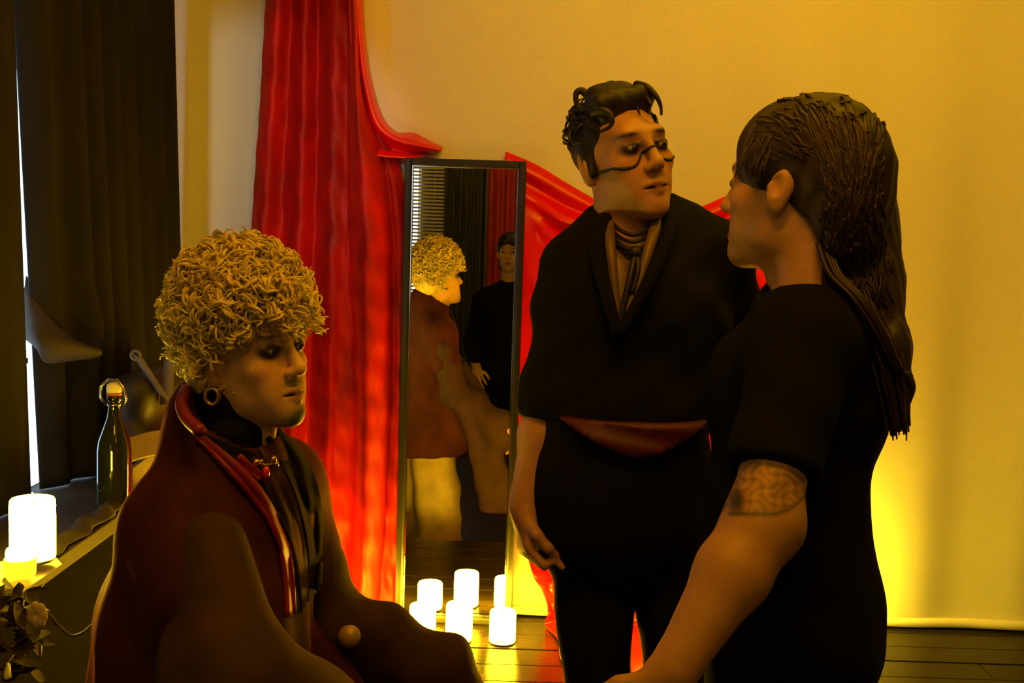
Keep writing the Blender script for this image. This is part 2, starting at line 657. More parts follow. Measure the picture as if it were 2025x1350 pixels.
# stage platform with planks
st = empty('stage_platform', (.9, 3.0, 0))
tag(st, 'low dark wooden stage platform with floor planks', 'stage')
SY0 = 2.42
MB().box((-.80, SY0 + .01, 0), (XR - .02, YB - .01, ZS - .022)).build('platform_body', M['stage_body'], st, False)
pk = None
yy = SY0
k = 0
while yy < YB - .02:
    y1 = min(yy + .118, YB - .012)
    xs = [-.80, .35 + .5 * ((k * 7) % 3), 1.9 + .3 * ((k * 5) % 3), XR - .02]
    for a, b in zip(xs[:-1], xs[1:]):
        bevel(MB().box((a, yy, ZS - .022), (b - .002, y1 - .003, ZS - .0008 * (k % 3))).build('plank', M['plank'], st, False), .002, 1)
    yy = y1
    k += 1

# ================================================================== BACKDROP SHEET
bd = empty('backdrop_sheet', (.7, YS, 2.7))
tag(bd, 'large white backdrop sheet glowing yellow behind the three people', 'backdrop')
rows = []
for z in (2.7, 2.2, 1.7, 1.2, .8, .55, ZS + .025):
    r = []
    for i in range(29):
        x = -.50 + i * 3.1 / 28
        r.append((x, YS + .006 * sin(i * 1.9) * (.4 + .25 * (2.7 - z)) + .004 * sin(i * .7 + z), z))
    rows.append(r)
drape('sheet', rows, M['screen'], bd, nu=4, nv=5, thick=.002)
hm = []
for i in range(57):
    x = -.50 + i * 3.1 / 56
    hm.append((x, YS - .002 + .005 * sin(i * .95), ZS + .017))
MB().tube(hm, .0155, 10).build('bottom_hem', M['screen'], bd)
MB().tube([(-.54, YS, 2.705), (2.64, YS, 2.705)], .016, 12).build('top_rod', M['white'], bd)

# ================================================================== FLOOR MIRROR
TH = radians(1.4)
mir = empty('standing_mirror', (-.15, YM, ZS))
tag(mir, 'tall narrow mirror in a thin black frame on the stage', 'mirror')
MT = Matrix.Translation((-.15, YM, ZS)) @ Matrix.Rotation(-TH, 4, 'Z')
W2, HM, FW = .176, 1.378, .019
def mbox(lo, hi, name, m_, par=mir, b=.003):
    return bevel(MB().box(lo, hi, MT).build(name, m_, par, False), b, 2)
gl = MB().box((-W2 + FW, .004, FW), (W2 - FW, .010, HM - FW), MT).build('mirror_glass', M['mirror'], mir, False)
mbox((-W2, -.012, 0), (-W2 + FW, .022, HM), 'frame_bar', M['frame'])
mbox((W2 - FW, -.012, 0), (W2, .022, HM), 'frame_bar', M['frame'])
mbox((-W2 + FW, -.012, 0), (W2 - FW, .022, FW), 'frame_bar', M['frame'])
mbox((-W2 + FW, -.012, HM - FW), (W2 - FW, .022, HM), 'frame_bar', M['frame'])
MB().box((-W2 + .004, .0225, .004), (W2 - .004, .027, HM - .004), MT).build('back_board', M['plastic'], mir, False)
bw = .0065
for a, b in ((((-W2 + FW), .0, FW), ((-W2 + FW + bw), .0042, HM - FW)), ((W2 - FW - bw, 0, FW), (W2 - FW, .0042, HM - FW)),
             ((-W2 + FW, 0, HM - FW - bw), (W2 - FW, .0042, HM - FW)), ((-W2 + FW, 0, FW), (W2 - FW, .0042, FW + bw))):
    mbox(a, b, 'inner_edge', M['bevel'], mir, .003)

# ================================================================== CANDLES
def candle(name, base, r, h, label, group=None, m_=None, dim=None):
    c = empty(name, base)
    tag(c, label, 'candle', group)
    T = Matrix.Translation(base)
    b = M['candle'] if m_ is None else m_
    MB().lathe([(r * .98, .006), (r, .012), (r, h - .012), (r * .985, h - .004), (r * .93, h), (r * .86, h - .003), (r * .7, h - .012), (.002, h - .014)], 40, T).build('wax_body', b, c)
    MB().lathe([(r * .8, 0), (r * .97, .001), (r * .97, .006), (r * .6, .0065)], 32, T).build('base_plate', M['plastic'] if dim is None else dim, c)
    MB().tube([Vector(base) + Vector((0, 0, h - .016)), Vector(base) + Vector((.001, 0, h - .004))], .0014, 6).build('wick', M['plastic'], c)
    MB().lathe([(.001, h - .006), (.004, h - .001), (.0035, h + .004), (.0008, h + .011)], 12, T).build('flame', M['flame'], c)
    return c

GS = 'lit candles on the stage before the mirror'
candle('pillar_candle', PZ(835, 1252, ZS), .0385, .085, 'leftmost lit pillar candle before the mirror, partly behind the sleeve', GS)
candle('pillar_candle', PZ(907, 1266, ZS), .0385, .108, 'middle one of three lit pillar candles before the mirror', GS)
candle('pillar_candle', PZ(993, 1270, ZS), .0375, .094, 'rightmost lit pillar candle, at the mirror\'s right edge', GS)
GH = 'lit candles hidden behind the people on the stage'
candle('pillar_candle', (.90, 3.345, ZS), .04, .34, 'tall lit candle behind the woman, whose glow brightens the backdrop', GH, M['ledge_candle'])
candle('pillar_candle', (.74, 3.20, ZS), .04, .16, 'short lit candle on the stage hidden behind the woman\'s dress', GH, M['ledge_candle'])
candle('pillar_candle', (-.40, 3.17, ZS), .04, .075, 'short lit candle at the foot of the velvet curtain, hidden by the coat sleeve', GH)
candle('pillar_candle', (-.50, 3.14, ZS), .04, .07, 'added short lit candle brightening the velvet curtain, hidden by the maroon coat', GH)  # extra unseen candle, added to put more light on the velvet
candle('pillar_candle', (.475, 3.10, ZS + .028), .04, .14, 'lit candle on the red cloth hidden behind the man\'s farther leg', GH, M['ledge_candle'])
candle('pillar_candle', (.24, 3.14, ZS + .028), .04, .11, 'lit candle on the red cloth hidden behind the man\'s nearer leg', GH, M['ledge_candle'])
candle('pillar_candle', P(65, 1108, 2.02) * 1.0, .0385, .112, 'large lit pillar candle on the window ledge at left', None, M['ledge_candle'])

cs = candle('small_candle', P(40, 1138, 1.955), .0235, .048, 'small lit candle in a yellow cup before the large ledge candle', None, M['ledge_candle'], None)
# glowing cup around the small candle
cb = Vector(cs.location)
MB().lathe([(.024, .0), (.0255, .004), (.0265, .030), (.0255, .031), (.0240, .030), (.0238, .004)], 32, Matrix.Translation(cb)).build('cup', M['candle_dim'], cs)
pp = empty('paper_sheet', (-.9, 2.0, ZSILL))
tag(pp, 'bright cream paper under the candles on the ledge', 'paper')
q = [PZ(30, 1180, ZSILL + .0015), PZ(122, 1116, ZSILL + .0015), PZ(105, 1096, ZSILL + .0015), PZ(-60, 1120, ZSILL + .0015), PZ(-60, 1150, ZSILL + .0015)]
q2 = [v + Vector((0, 0, .0012)) for v in q]
n5 = len(q)
MB().add(q + q2, [tuple(range(n5))[::-1], tuple(range(n5, 2 * n5))] + [(i, (i + 1) % n5, n5 + (i + 1) % n5, n5 + i) for i in range(n5)]).build('sheet', M['paper'], pp, False)

# ================================================================== SWING TOP BOTTLE
bb = PZ(226, 1003, ZSILL)
bb = Vector((bb.x, bb.y, ZSILL))
bo = empty('swing_top_bottle', bb)
tag(bo, 'dark swing-top glass bottle with wire clasp on the ledge', 'bottle')
TB = Matrix.Translation(bb)
HB = .262
MB().lathe([(.002, .004), (.030, .0), (.036, .004), (.037, .015), (.037, .128), (.034, .150), (.025, .175), (.0165, .198), (.0135, .215), (.013, .236), (.016, .238), (.016, .247), (.0135, .249)], 40, TB).build('glass_body', M['bottle'], bo)
MB().lathe([(.0135, .249), (.016, .2495), (.016, .2545), (.012, .255)], 24, TB).build('rubber_ring', M['seal'], bo)
MB().lathe([(.012, .255), (.0155, .2555), (.0165, .262), (.0155, .272), (.010, .277), (.002, .278)], 24, TB).build('stopper', M['ceramic'], bo)
MB().tube([bb + Vector((-.017, -.004, .228)), bb + Vector((-.026, -.010, .246)), bb + Vector((-.024, -.012, .270)), bb + Vector((-.010, -.010, .284)), bb + Vector((.010, -.010, .284)),
           bb + Vector((.024, -.012, .268)), bb + Vector((.030, -.012, .244)), bb + Vector((.020, -.008, .226))], .0032, 8).build('wire_clasp', M['wire'], bo)
MB().tube([bb + Vector((.0145 * cos(a), .0145 * sin(a), .229)) for a in np.linspace(0, 2 * pi, 24, endpoint=False)], .002, 6, True).build('neck_wire', M['wire'], bo)

# ================================================================== BAG ON THE LEDGE
bgc = PZ(300, 975, ZSILL)
bg = empty('shoulder_bag', (-.93, 2.86, ZSILL))
tag(bg, 'black shoulder bag with tan flap and grey strap behind the bottle', 'bag')
V = Vol((-1.12, 2.60, ZSILL - .02), (-.72, 3.16, ZSILL + .40), .008)
V.cap((-.925, 2.74, ZSILL + .075), (-.925, 3.02, ZSILL + .075), .072, k=.03, f=(0, 0, 1), q=1.0)
V.cap((-.925, 2.76, ZSILL + .20), (-.925, 3.0, ZSILL + .20), .060, k=.06)
vol_obj('bag_body', V, M['bag'], bg, 3)
rows = []
for t in range(5):
    rows.append([P(250 + 30 * i, 868 - 5 * i + 12 * t - (6 * sin(i * .9)), 2.64 + .06 * i - .012 * t) for i in range(6)])
drape('flap', rows, M['tan'], bg, nu=5, nv=4, thick=.012)
rows = []
for t in range(3):
    rows.append([P(258 + 26 * i, 925 - 20 * i + 22 * t, 2.66 + .05 * i) for i in range(4)])
drape('side_trim', rows, M['tan'], bg, nu=5, nv=4, thick=.008)
a0, a1 = P(270, 702, 2.78), P(322, 782, 2.78)
rows = []
for t in range(6):
    c = a0.lerp(a1, t / 5)
    rows.append([c + Vector((-.013, .0, .007)), c + Vector((-.006, -.006, .004)), c + Vector((.006, -.006, -.004)), c + Vector((.013, 0, -.007))])
drape('strap', rows, M['strap'], bg, nu=4, nv=3, thick=.005)
MB().tube([a0 + Vector((.011 * cos(a), -.008, .011 * sin(a))) for a in np.linspace(0, 2 * pi, 18, endpoint=False)], .004, 6, True).build('strap_ring', M['strap'], bg)
rows = []
for t in range(5):
    c = P(338, 690, 2.85).lerp(P(328, 800, 2.80), t / 4)
    rows.append([c + Vector((-.014, .0, 0)), c + Vector((0, -.006, 0)), c + Vector((.014, 0, 0))])
drape('strap', rows, M['strap'], bg, nu=4, nv=3, thick=.005)

# crumpled cloth strip on the ledge by the bottle
cl = empty('crumpled_cloth', (-.86, 2.2, ZSILL))
tag(cl, 'crumpled olive cloth strip lying along the ledge edge by the bottle', 'cloth')
rows = []
for t in range(4):
    r = []
    for i in range(10):
        p = Vector((-.875 + .014 * t + .006 * sin(i * 2.1), 2.04 + .045 * i, ZSILL + .006 + (.012 + .012 * (i % 2)) * (1 if t in (1, 2) else 0) * (.4 + .6 * i / 9)))
        r.append(p)
    rows.append(r)
drape('cloth', rows, M['olive'], cl, nu=4, nv=3, thick=.004)

# dried leaf garland below the ledge
gd = empty('leaf_garland', (-.82, 1.9, .6))
tag(gd, 'dark dried leaf garland with one pale flower hanging below the ledge', 'garland')
vine = [P(-40 + 26 * i, 1215 + 26 * sin(i * 1.1) + 2.2 * i, 1.90 + .004 * i) for i in range(10)]
MB().tube(catmull(vine, 5), .003, 6).build('vine', M['leaf'], gd)
def leaf_mesh():
    v = []
    f = []
    prof = [0, .55, .9, 1, .8, .45, .02]
    for i, wd in enumerate(prof):
        x = i / (len(prof) - 1)
        v += [(x, -.33 * wd, .06 * wd), (x, 0, -.04), (x, .33 * wd, .06 * wd)]
    for i in range(len(prof) - 1):
        for j in range(2):
            f.append((i * 3 + j, i * 3 + j + 1, i * 3 + 4 + j, i * 3 + 3 + j))
    me = bpy.data.meshes.new('leaf')
    me.from_pydata(v, [], f)
    me.update()
    me.polygons.foreach_set('use_smooth', [True] * len(me.polygons))
    me.materials.append(M['leaf'])
    return me
LM = leaf_mesh()
for i in range(64):
    o = bpy.data.objects.new('leaf', LM)
    COL.objects.link(o)
    p = P(random.uniform(-30, 185), random.uniform(1165, 1345) , random.uniform(1.84, 1.98))
    if p.x > -.80 - .0:
        p.x = -.80
    s = random.uniform(.03, .055)
    o.parent = gd
    o.matrix_parent_inverse = Matrix.Translation(-Vector(gd.location))
    o.matrix_basis = Matrix.Translation(p) @ Matrix.Rotation(random.uniform(0, 6.28), 4, 'Y') @ Matrix.Rotation(random.uniform(-.8, .8), 4, 'Z') @ Matrix.Rotation(random.uniform(-.9, .9), 4, 'X') @ Matrix.Scale(s, 4)
fl = P(75, 1214, 1.83)
for i in range(7):
    a = i / 7 * 6.28
    m_ = MB()
    m_.ball(fl + Vector((.009 * cos(a), -.004, .012 * sin(a))), (.009, .004, .011), 10)
    m_.build('petal', M['petal'], gd)

# ================================================================== BLACK CURTAINS ON THE LEFT WINDOW
def side_curtain(name, cols_top, cols_bot, zt, zb, label, cols_mid=None, jit=None):
    c = empty(name, (XL + .05, (cols_top[0][1] + cols_top[-1][1]) / 2, zt))
    tag(c, label, 'curtain', None)
    rows = []
    for t in np.linspace(0, 1, 9):
        r = []
        for i, (a, b) in enumerate(zip(cols_top, cols_bot)):
            r.append((a[0] + (b[0] - a[0]) * t, a[1] + (b[1] - a[1]) * t, zt + (zb - zt) * t))
        rows.append(r)
    drape('curtain_panel', rows, M['black_curtain'], c, nu=5, nv=5, thick=.004, jitter=jit)
    return c

def bulge(c):
    z = c[..., 2]
    y = c[..., 1]
    # slack fabric crossing the gap half way down
    k_ = np.exp(-((z - 1.36) / .06) ** 2)
    c[..., 0] += .02 * np.exp(-((z - 1.30) / .07) ** 2) * np.exp(-((y - 2.74) / .08) ** 2)
    return c
# far panel: from the slit to the corner; edges meet above the slit and part below it
def gap_curve(z, top, bot):
    t = np.clip((2.05 - z) / 1.05, 0, 1)
    return top + (bot - top) * t
ct, cbm = [], []
n = 16
for i in range(n + 1):
    e = min(1, i / 2)
    dx = .020 * (1 if i % 2 else -1) * e
    ct.append((XL - .014 + .050 * e + dx, 2.410 + (3.40 - 2.410) * i / n))
    cbm.append((XL - .014 + .056 * e + dx * 1.3, 2.594 + (3.53 - 2.594) * i / n))
side_curtain('black_curtain', ct, cbm, 2.62, ZSILL + .003, 'wide black curtain between the bright slit and the pale wall', jit=bulge)
ct, cbm = [], []
n = 12
for i in range(n + 1):
    e = min(1, (n - i) / 3)
    dx = .018 * (1 if i % 2 else -1) * e
    ct.append((XL + .004 + .024 * e + dx, 1.42 + (2.396 - 1.42) * i / n))
    cbm.append((XL + .004 + .026 * e + dx, 1.44 + (2.500 - 1.44) * i / n))
side_curtain('black_curtain', ct, cbm, 2.62, ZSILL + .003, 'black curtain at the far left edge, lit by the ledge candles')
rod = MB().tube([(XL + .035, 1.36, 2.63), (XL + .035, 3.56, 2.63)], .013, 12).build('curtain_rod', M['frame'])
tag(rod, 'black rod carrying the curtains above the left window', 'curtain rod')
# folded brown cloth caught across the slit
fc = empty('draped_cloth', P(100, 650, 2.60))
tag(fc, 'dull brown cloth caught across the bright slit between the curtains', 'cloth')
rows = [[P(52, 545, 2.57), P(60, 560, 2.58), P(72, 575, 2.62), P(78, 590, 2.66)],
        [P(44, 600, 2.55), P(62, 605, 2.54), P(100, 640, 2.58), P(140, 668, 2.66)],
        [P(44, 640, 2.55), P(66, 645, 2.52), P(120, 672, 2.56), P(198, 692, 2.68)],
        [P(46, 664, 2.55), P(70, 668, 2.52), P(110, 695, 2.56), P(190, 705, 2.68)],
        [P(54, 672, 2.56), P(74, 690, 2.54), P(90, 716, 2.57), P(140, 712, 2.66)]]
drape('cloth', rows, M['olive'], fc, nu=6, nv=5, thick=.004)
MB().box((-.01, -.03, -.006), (.01, .03, .006), Matrix.Translation(P(62, 716, 2.585) + Vector((-.03, 0, 0)))).build('tie_band', M['strap'], fc, False)

# ================================================================== RED VELVET CURTAIN, LEFT OF THE MIRROR
rc = empty('red_velvet_curtain', (-.55, YS, ZS))
tag(rc, 'long crushed red velvet curtain hanging left of the mirror', 'curtain')
ys = [-150, 0, 180, 330, 460, 620, 800, 1000, 1130, 1206]
fold = [  # (depth Y offset from YS, x at each y)
    (.070, [535, 526, 516, 506, 497, 488, 480, 478, 478, 478]),
    (.030, [556, 550, 540, 530, 522, 513, 505, 498, 492, 488]),
    (.075, [582, 578, 570, 562, 556, 548, 542, 536, 530, 526]),
    (.015, [604, 602, 600, 596, 592, 586, 580, 574, 570, 566]),
    (.060, [632, 632, 630, 628, 624, 618, 612, 606, 602, 600]),
    (-.030, [656, 656, 655, 652, 650, 650, 648, 640, 634, 630]),
    (-.022, [682, 684, 684, 682, 680, 676, 668, 664, 660, 658]),
    (-.030, [688, 690, 691, 692, 694, 700, 704, 700, 694, 690]),
    (-.120, [694, 698, 704, 712, 722, 722, 722, 720, 716, 712]),
    (-.090, [698, 704, 712, 746, 756, 758, 756, 750, 744, 738]),
    (-.045, [700, 707, 716, 760, 774, 776, 774, 764, 754, 748]),
    (-.050, [702, 709, 720, 772, 790, 792, 788, 784, 780, 776]),
    (-.030, [704, 711, 724, 790, 812, 812, 806, 802, 800, 798]),
]
rows = []
for j, y in enumerate(ys):
    rows.append([PY(fx[j], y, YS + fo) for fo, fx in fold])
def crush(c):
    sh = c.shape
    r = np.random.RandomState(3)
    a = c.copy()
    x, z = c[..., 0], c[..., 2]
    a[..., 1] += .004 * np.sin(z * 31 + x * 40) * np.sin(x * 90 + z * 9) + .003 * np.sin(z * 63 + x * 25)
    return a
drape('velvet_panel', rows, M['velvet'], rc, nu=8, nv=12, thick=.004, jitter=crush)
MB().tube([PY(520, -160, YS - .05), PY(720, -152, YS - .05)], .012, 10).build('hanging_rod', M['frame'], rc)
# gathered swag edge running from the curtain to the mirror's top corner
sw = [((714, -150), (704, -150), (696, -150), (688, -150)),
      ((716, -20), (706, -20), (700, -20), (690, -20)),
      ((724, 100), (714, 104), (704, 108), (696, 110)),
      ((738, 178), (728, 188), (716, 198), (704, 210)),
      ((756, 232), (746, 244), (730, 256), (716, 268)),
      ((784, 262), (774, 270), (756, 284), (730, 296)),
      ((818, 264), (808, 282), (780, 296), (742, 306)),
      ((850, 280), (842, 290), (812, 302), (780, 310)),
      ((876, 292), (870, 297), (850, 304), (820, 312))]
oy = (-.012, -.080, -.030, -.085)
rows = [[PY(x, y, YS + o_) for (x, y), o_ in zip(r, oy)] for r in sw]
drape('swag_edge', rows, M['satin'], rc, nu=7, nv=7, thick=.005)

# ================================================================== RED SATIN SWAG BEHIND THE MAN
rs = empty('red_satin_swag', (.3, YS, ZS))
tag(rs, 'shiny red satin cloth swagged behind the standing man and pooling on the stage', 'drapery')
xs0 = [1000, 1060, 1120, 1190, 1260, 1330, 1390, 1450, 1500, 1530]
yt0 = [300, 326, 362, 402, 432, 430, 408, 382, 366, 372]
rows = []
# diagonal folds under the top edge
offs = [(0, -.012), (20, -.03), (42, -.012), (64, -.085), (80, -.030), (104, -.095), (134, -.05), (200, -.06)]
for dy, o_ in offs:
    r = []
    for i, (x, y) in enumerate(zip(xs0, yt0)):
        sp = 1.0 if i > 1 else .9
        o2 = max(o_ - .012 * (i % 2) * (dy / 100), -.045) if x < 1080 else o_ - .012 * (i % 2) * (dy / 100)
        r.append(PY(x - dy * .05, y + dy * sp * (1 + .25 * sin(i * 1.3)), YS + o2))
    rows.append(r)
for y, xl, xr, am in ((660, 1012, 1506, .030), (800, 1014, 1500, .035), (940, 1022, 1495, .035)):
    r = []
    for i in range(10):
        x = xl + (xr - xl) * i / 9
        r.append(PY(x, y, YS - .06 + (am * (1 if i % 2 else -1) if i else .025)))
    rows.append(r)
for y, xl, am in ((1040, 1030, .03), (1075, 1038, .055), (1100, 1045, .02), (1140, 1058, .05), (1185, 1078, .03), (1218, 1084, .045)):
    r = []
    for i in range(10):
        x = xl + (1492 - xl) * i / 9
        r.append(PY(x, y + 8 * sin(i * 2.2 + y), YS - .075 + am * (1 if (i + (y // 30)) % 2 else -1)))
    rows.append(r)
for y, xl, zb in ((1236, 1078, .006), (1262, 1102, .02), (1300, 1108, .008), (1330, 1128, .022), (1360, 1126, .008), (1440, 1150, .014), (1470, 1160, .010)):
    r = []
    for i in range(10):
        x = xl + (1485 - xl) * i / 9
        r.append(PZ(x, y, ZS + .003 + zb * (1 if i % 2 else .3)))
    rows.append(r)
def crumple(c):
    x, z = c[..., 0], c[..., 2]
    m_ = np.clip((1.0 - z) / .5, 0, 1) * (z > ZS + .05)
    c[..., 1] += m_ * (.014 * np.sin(z * 55 + 6 * np.sin(x * 14)) + .008 * np.sin(x * 60 + z * 30))
    return c
drape('satin_sheet', rows, M['satin'], rs, nu=8, nv=7, thick=.004, jitter=crumple)

# ================================================================== PEOPLE
def A(v):
    return np.array(tuple(v), np.float64)


def head_vol(h=.0028, neck=(0, .035, -.21), neck_r=.052, fem=False, ears=True):
    """face towards -Y, up +Z, metres; origin between the ears"""
    V = Vol((-.115, -.16, -.235), (.115, .14, .145), h)
    V.ell((0, .018, .035), (.074, .094, .087), k=.02)
    V.ell((0, -.03, -.03), (.056, .062, .085), k=.035)
    V.ell((0, -.055, -.085), (.033, .040, .036), k=.03)
    V.ell((0, -.082, -.104), (.020, .017, .018), k=.025)
    for s in (-1, 1):
        V.ell((s * .042, -.010, -.062), (.017, .028, .028), k=.03)      # jaw corner
        V.ell((s * .043, -.062, -.020), (.020, .019, .018), k=.03)       # cheek bone
        V.ell((s * .026, -.068, -.058), (.017, .016, .024), k=.025)       # cheek
    V.cap((-.034, -.080, .030), (.034, -.080, .030), .012, k=.025)       # brow
    for s in (-1, 1):
        V.ell((s * .032, -.103, .006), (.019, .015, .0125), k=.014, op='s')
        V.ell((s * .032, -.079, .006), (.0165, .0135, .0125), k=.006)
        V.cap((s * .019, -.090, .0125), (s * .045, -.083, .0115), .0032, k=.004)    # lids over the eye
    V.cap((0, -.090, .022), (0, -.113, -.026), .0075, .0105, k=.014)     # nose
    V.ell((0, -.112, -.029), (.0115, .0115, .010), k=.008)
    for s in (-1, 1):
        V.ell((s * .0125, -.101, -.033), (.0075, .010, .0075), k=.008)
        V.ell((s * .007, -.108, -.041), (.0035, .005, .004), k=.004, op='s')
    V.cap((-.021, -.087, -.0655), (0, -.099, -.0625), .0050, .0062, k=.007)
    V.cap((.021, -.087, -.0655), (0, -.099, -.0625), .0050, .0062, k=.007)
    V.cap((-.018, -.087, -.0735), (0, -.0985, -.0765), .0050, .0075, k=.007)
    V.cap((.018, -.087, -.0735), (0, -.0985, -.0765), .0050, .0075, k=.007)
    V.cap((-.024, -.094, -.0695), (.024, -.094, -.0695), .0014, k=.003, f=(0, 1, 0), q=4., op='s')
    if ears:
        for s in (-1, 1):
            R = Matrix.Rotation(radians(-14), 3, 'X') @ Matrix.Rotation(radians(s * 20), 3, 'Z')
            V.ell((s * .079, .014, -.004), (.0095, .019, .031), R, k=.010)
            V.ell((s * .074, .010, -.030), (.007, .010, .012), k=.010)
            V.ell((s * .0915, .010, .002), (.0125, .012, .021), R, k=.003, op='s')
            V.cap((s * .083, .0, .0), (s * .084, .006, -.016), .0045, k=.005)
    V.cap((0, .028, -.05), neck, neck_r, neck_r * 1.05, k=.03, f=(0, 1, 0), q=1.08)
    V.ell((0, -.018, -.135), (.012, .014, .020), k=.02)
    return V


def hit(V, x, y, off=.0, d0=1.0, d1=2.4):
    """first surface point of a volume along the line through photo point (x, y), lifted by off towards the viewer"""
    c = np.array((0, 0, CAMZ))
    r = A(ray(x, y))
    t = np.arange(d0, d1, .002)
    p = c + t[:, None] * r
    i = np.round((p - V.lo) / V.h).astype(int)
    ok = ((i >= 0) & (i < V.n)).all(1)
    v = np.full(len(t), 9.)
    v[ok] = V.d[i[ok, 0], i[ok, 1], i[ok, 2]]
    k_ = np.argmax(v < 0)
    if v[k_] >= 0:
        return None
    return Vector(c + (t[k_] - off) * r)


def surf_y(V, x, z):
    i = int(round((x - V.lo[0]) / V.h))
    k_ = int(round((z - V.lo[2]) / V.h))
    c = V.d[i, :, k_]
    j = int(np.argmax(c < 0))
    return V.ax[1][j]


def gauss(p, c, r):
    return np.exp(-(((p - np.array(c)) / np.array(r)) ** 2).sum(-1))


def mixc(c, col, w):
    w = np.clip(w, 0, 1)[:, None]
    return c * (1 - w) + np.array(col) * w


def face_cols(p, skin, lip, shadow=0., shadow_col=(.02, .015, .01), brow=0., beard=0., beard_col=None, stache=0.):
    c = np.tile(np.array(skin, float), (len(p), 1))
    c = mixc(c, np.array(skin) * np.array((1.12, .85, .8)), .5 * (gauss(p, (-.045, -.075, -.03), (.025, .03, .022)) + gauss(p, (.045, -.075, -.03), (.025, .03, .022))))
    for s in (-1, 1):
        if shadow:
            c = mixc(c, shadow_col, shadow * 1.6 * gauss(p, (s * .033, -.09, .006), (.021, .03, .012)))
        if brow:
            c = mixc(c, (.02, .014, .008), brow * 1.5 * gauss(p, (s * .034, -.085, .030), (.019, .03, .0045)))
    c = mixc(c, lip, 1.4 * gauss(p, (0, -.098, -.069), (.021, .014, .009)))
    c = mixc(c, np.array(lip) * .25, 1.2 * gauss(p, (0, -.096, -.0695), (.021, .012, .0022)))
    if beard:
        c = mixc(c, beard_col, beard * 1.6 * gauss(p, (0, -.088, -.108), (.026, .04, .020)))
    if stache:
        c = mixc(c, beard_col, stache * 1.4 * gauss(p, (0, -.10, -.052), (.022, .02, .007)))
    return c


def head_parts(parent, T, sc, gaze=0., eye_z=.006):
    for s in (-1, 1):
        e = MB().ball((s * .032, -.0825, eye_z), (.0120, .0118, .0075), 20, None)
        v = [T @ (Vector(q)) for q in e.v]
        o = obj('eye', v, e.f, M['eye'], parent)
        c = Vector((s * .032, -.0830, eye_z))
        d = Vector((sin(gaze), -cos(gaze), 0))
        i = MB().ball(c + d * .0080, (.0072, .0048, .0066), 14, Matrix.Rotation(gaze, 3, 'Z'))
        obj('iris', [T @ Vector(q) for q in i.v], i.f, M['iris'], o)


def hand_prims(V, wrist, fdir, nrm, side, s=1.0, curl=.5, k=.008, spread=.16, thumb_curl=.4):
    """fdir: towards the knuckles; nrm: back-of-hand direction; side=+1 thumb along fdir x nrm"""
    w = Vector(wrist)
    f = Vector(fdir).normalized()
    n = Vector(nrm)
    n = (n - f * n.dot(f)).normalized()
    t = f.cross(n) * side
    kn = w + f * .085 * s
    V.cap(w - f * .01, w + f * .02, .026 * s, .027 * s, k=.02, f=n, q=.75)
    for j in range(4):
        b = (j - 1.5)
        V.cap(w + f * .018 * s - t * b * .013 * s, kn - t * b * .020 * s - f * (.004 * abs(b)) * s, .015 * s, .012 * s, k=.014)
    ln = (.040, .046, .043, .034)
    for j in range(4):
        b = (j - 1.5)
        p = kn - t * b * .020 * s
        d = (f - t * b * spread).normalized()
        a = curl * (1 + .08 * j)
        L_ = ln[j] * s
        for seg in range(3):
            ang = a * (.55 if seg == 0 else 1.0)
            ax = d.cross(n).normalized()
            d = (Matrix.Rotation(-ang, 3, ax) @ d).normalized()
            n2 = (Matrix.Rotation(-ang, 3, ax) @ n)
            q = p + d * L_ * (1, .62, .5)[seg]
            V.cap(p, q, (.0098, .0088, .0078)[seg] * s, (.0088, .0078, .0066)[seg] * s, k=.004)
            p = q
    p = w + f * .028 * s + t * .022 * s
    d = (f * .75 + t * .75 - n * .25).normalized()
    for seg, (L_, ra, rb) in enumerate(((.042, .014, .0115), (.032, .0108, .0098), (.026, .0095, .0078))):
        q = p + d * L_ * s
        V.cap(p, q, ra * s, rb * s, k=.008)
        p = q
        d = (d - t * thumb_curl * .8 - n * thumb_curl * .5 + f * .1).normalized()


def torso_prims(V, J, off=0., k=.05, fem=False, hips=True):
    f = A(J['fwd'])
    up = np.array((0, 0, 1.))
    pel, wai, che, nek = A(J['pelvis']), A(J['waist']), A(J['chest']), A(J['neck'])
    sR, sL = A(J['shR']), A(J['shL'])
    wp, ww, wc = (.142, .112, .135) if fem else (.148, .130, .152)
    if hips:
        V.cap(pel - up * .03, pel + up * .05, wp + off, wp + off, k=k, f=f, q=.74)
    V.cap(pel, wai, wp + off, ww + off, k=k, f=f, q=.74)
    V.cap(wai, che, ww + off, wc + off, k=k, f=f, q=.72)
    side = (sL - sR)
    side = side / np.linalg.norm(side)
    top = (sR + sL) / 2
    V.cap(che + up * .02, top - up * .04, wc + off, .11 + off, k=k, f=f, q=.66)
    V.cap(sR + side * .025, sL - side * .025, .052 + off, .052 + off, k=k)
    V.cap(sR + side * .05 + up * .01, nek, .045 + off, .045 + off, k=k)
    V.cap(sL - side * .05 + up * .01, nek, .045 + off, .045 + off, k=k)
    if fem:
        for s_ in (-1, 1):
            V.ell(che + f * .075 + side * s_ * .065 + up * .03, (.062 + off * .8,) * 3, k=.04)
        V.cap(pel - f * .045 + side * .05 - up * .05, pel - f * .045 - side * .05 - up * .05, .072 + off, k=.06)


def leg_prims(V, hip, kn, an, off=0., k=.04, loose=0., r=(.085, .058, .042)):
    V.cap(hip, kn, r[0] + off, r[1] + off + loose * .5, k=k)
    V.cap(kn, an, r[1] + off + loose * .5, r[2] + off + loose, k=k)


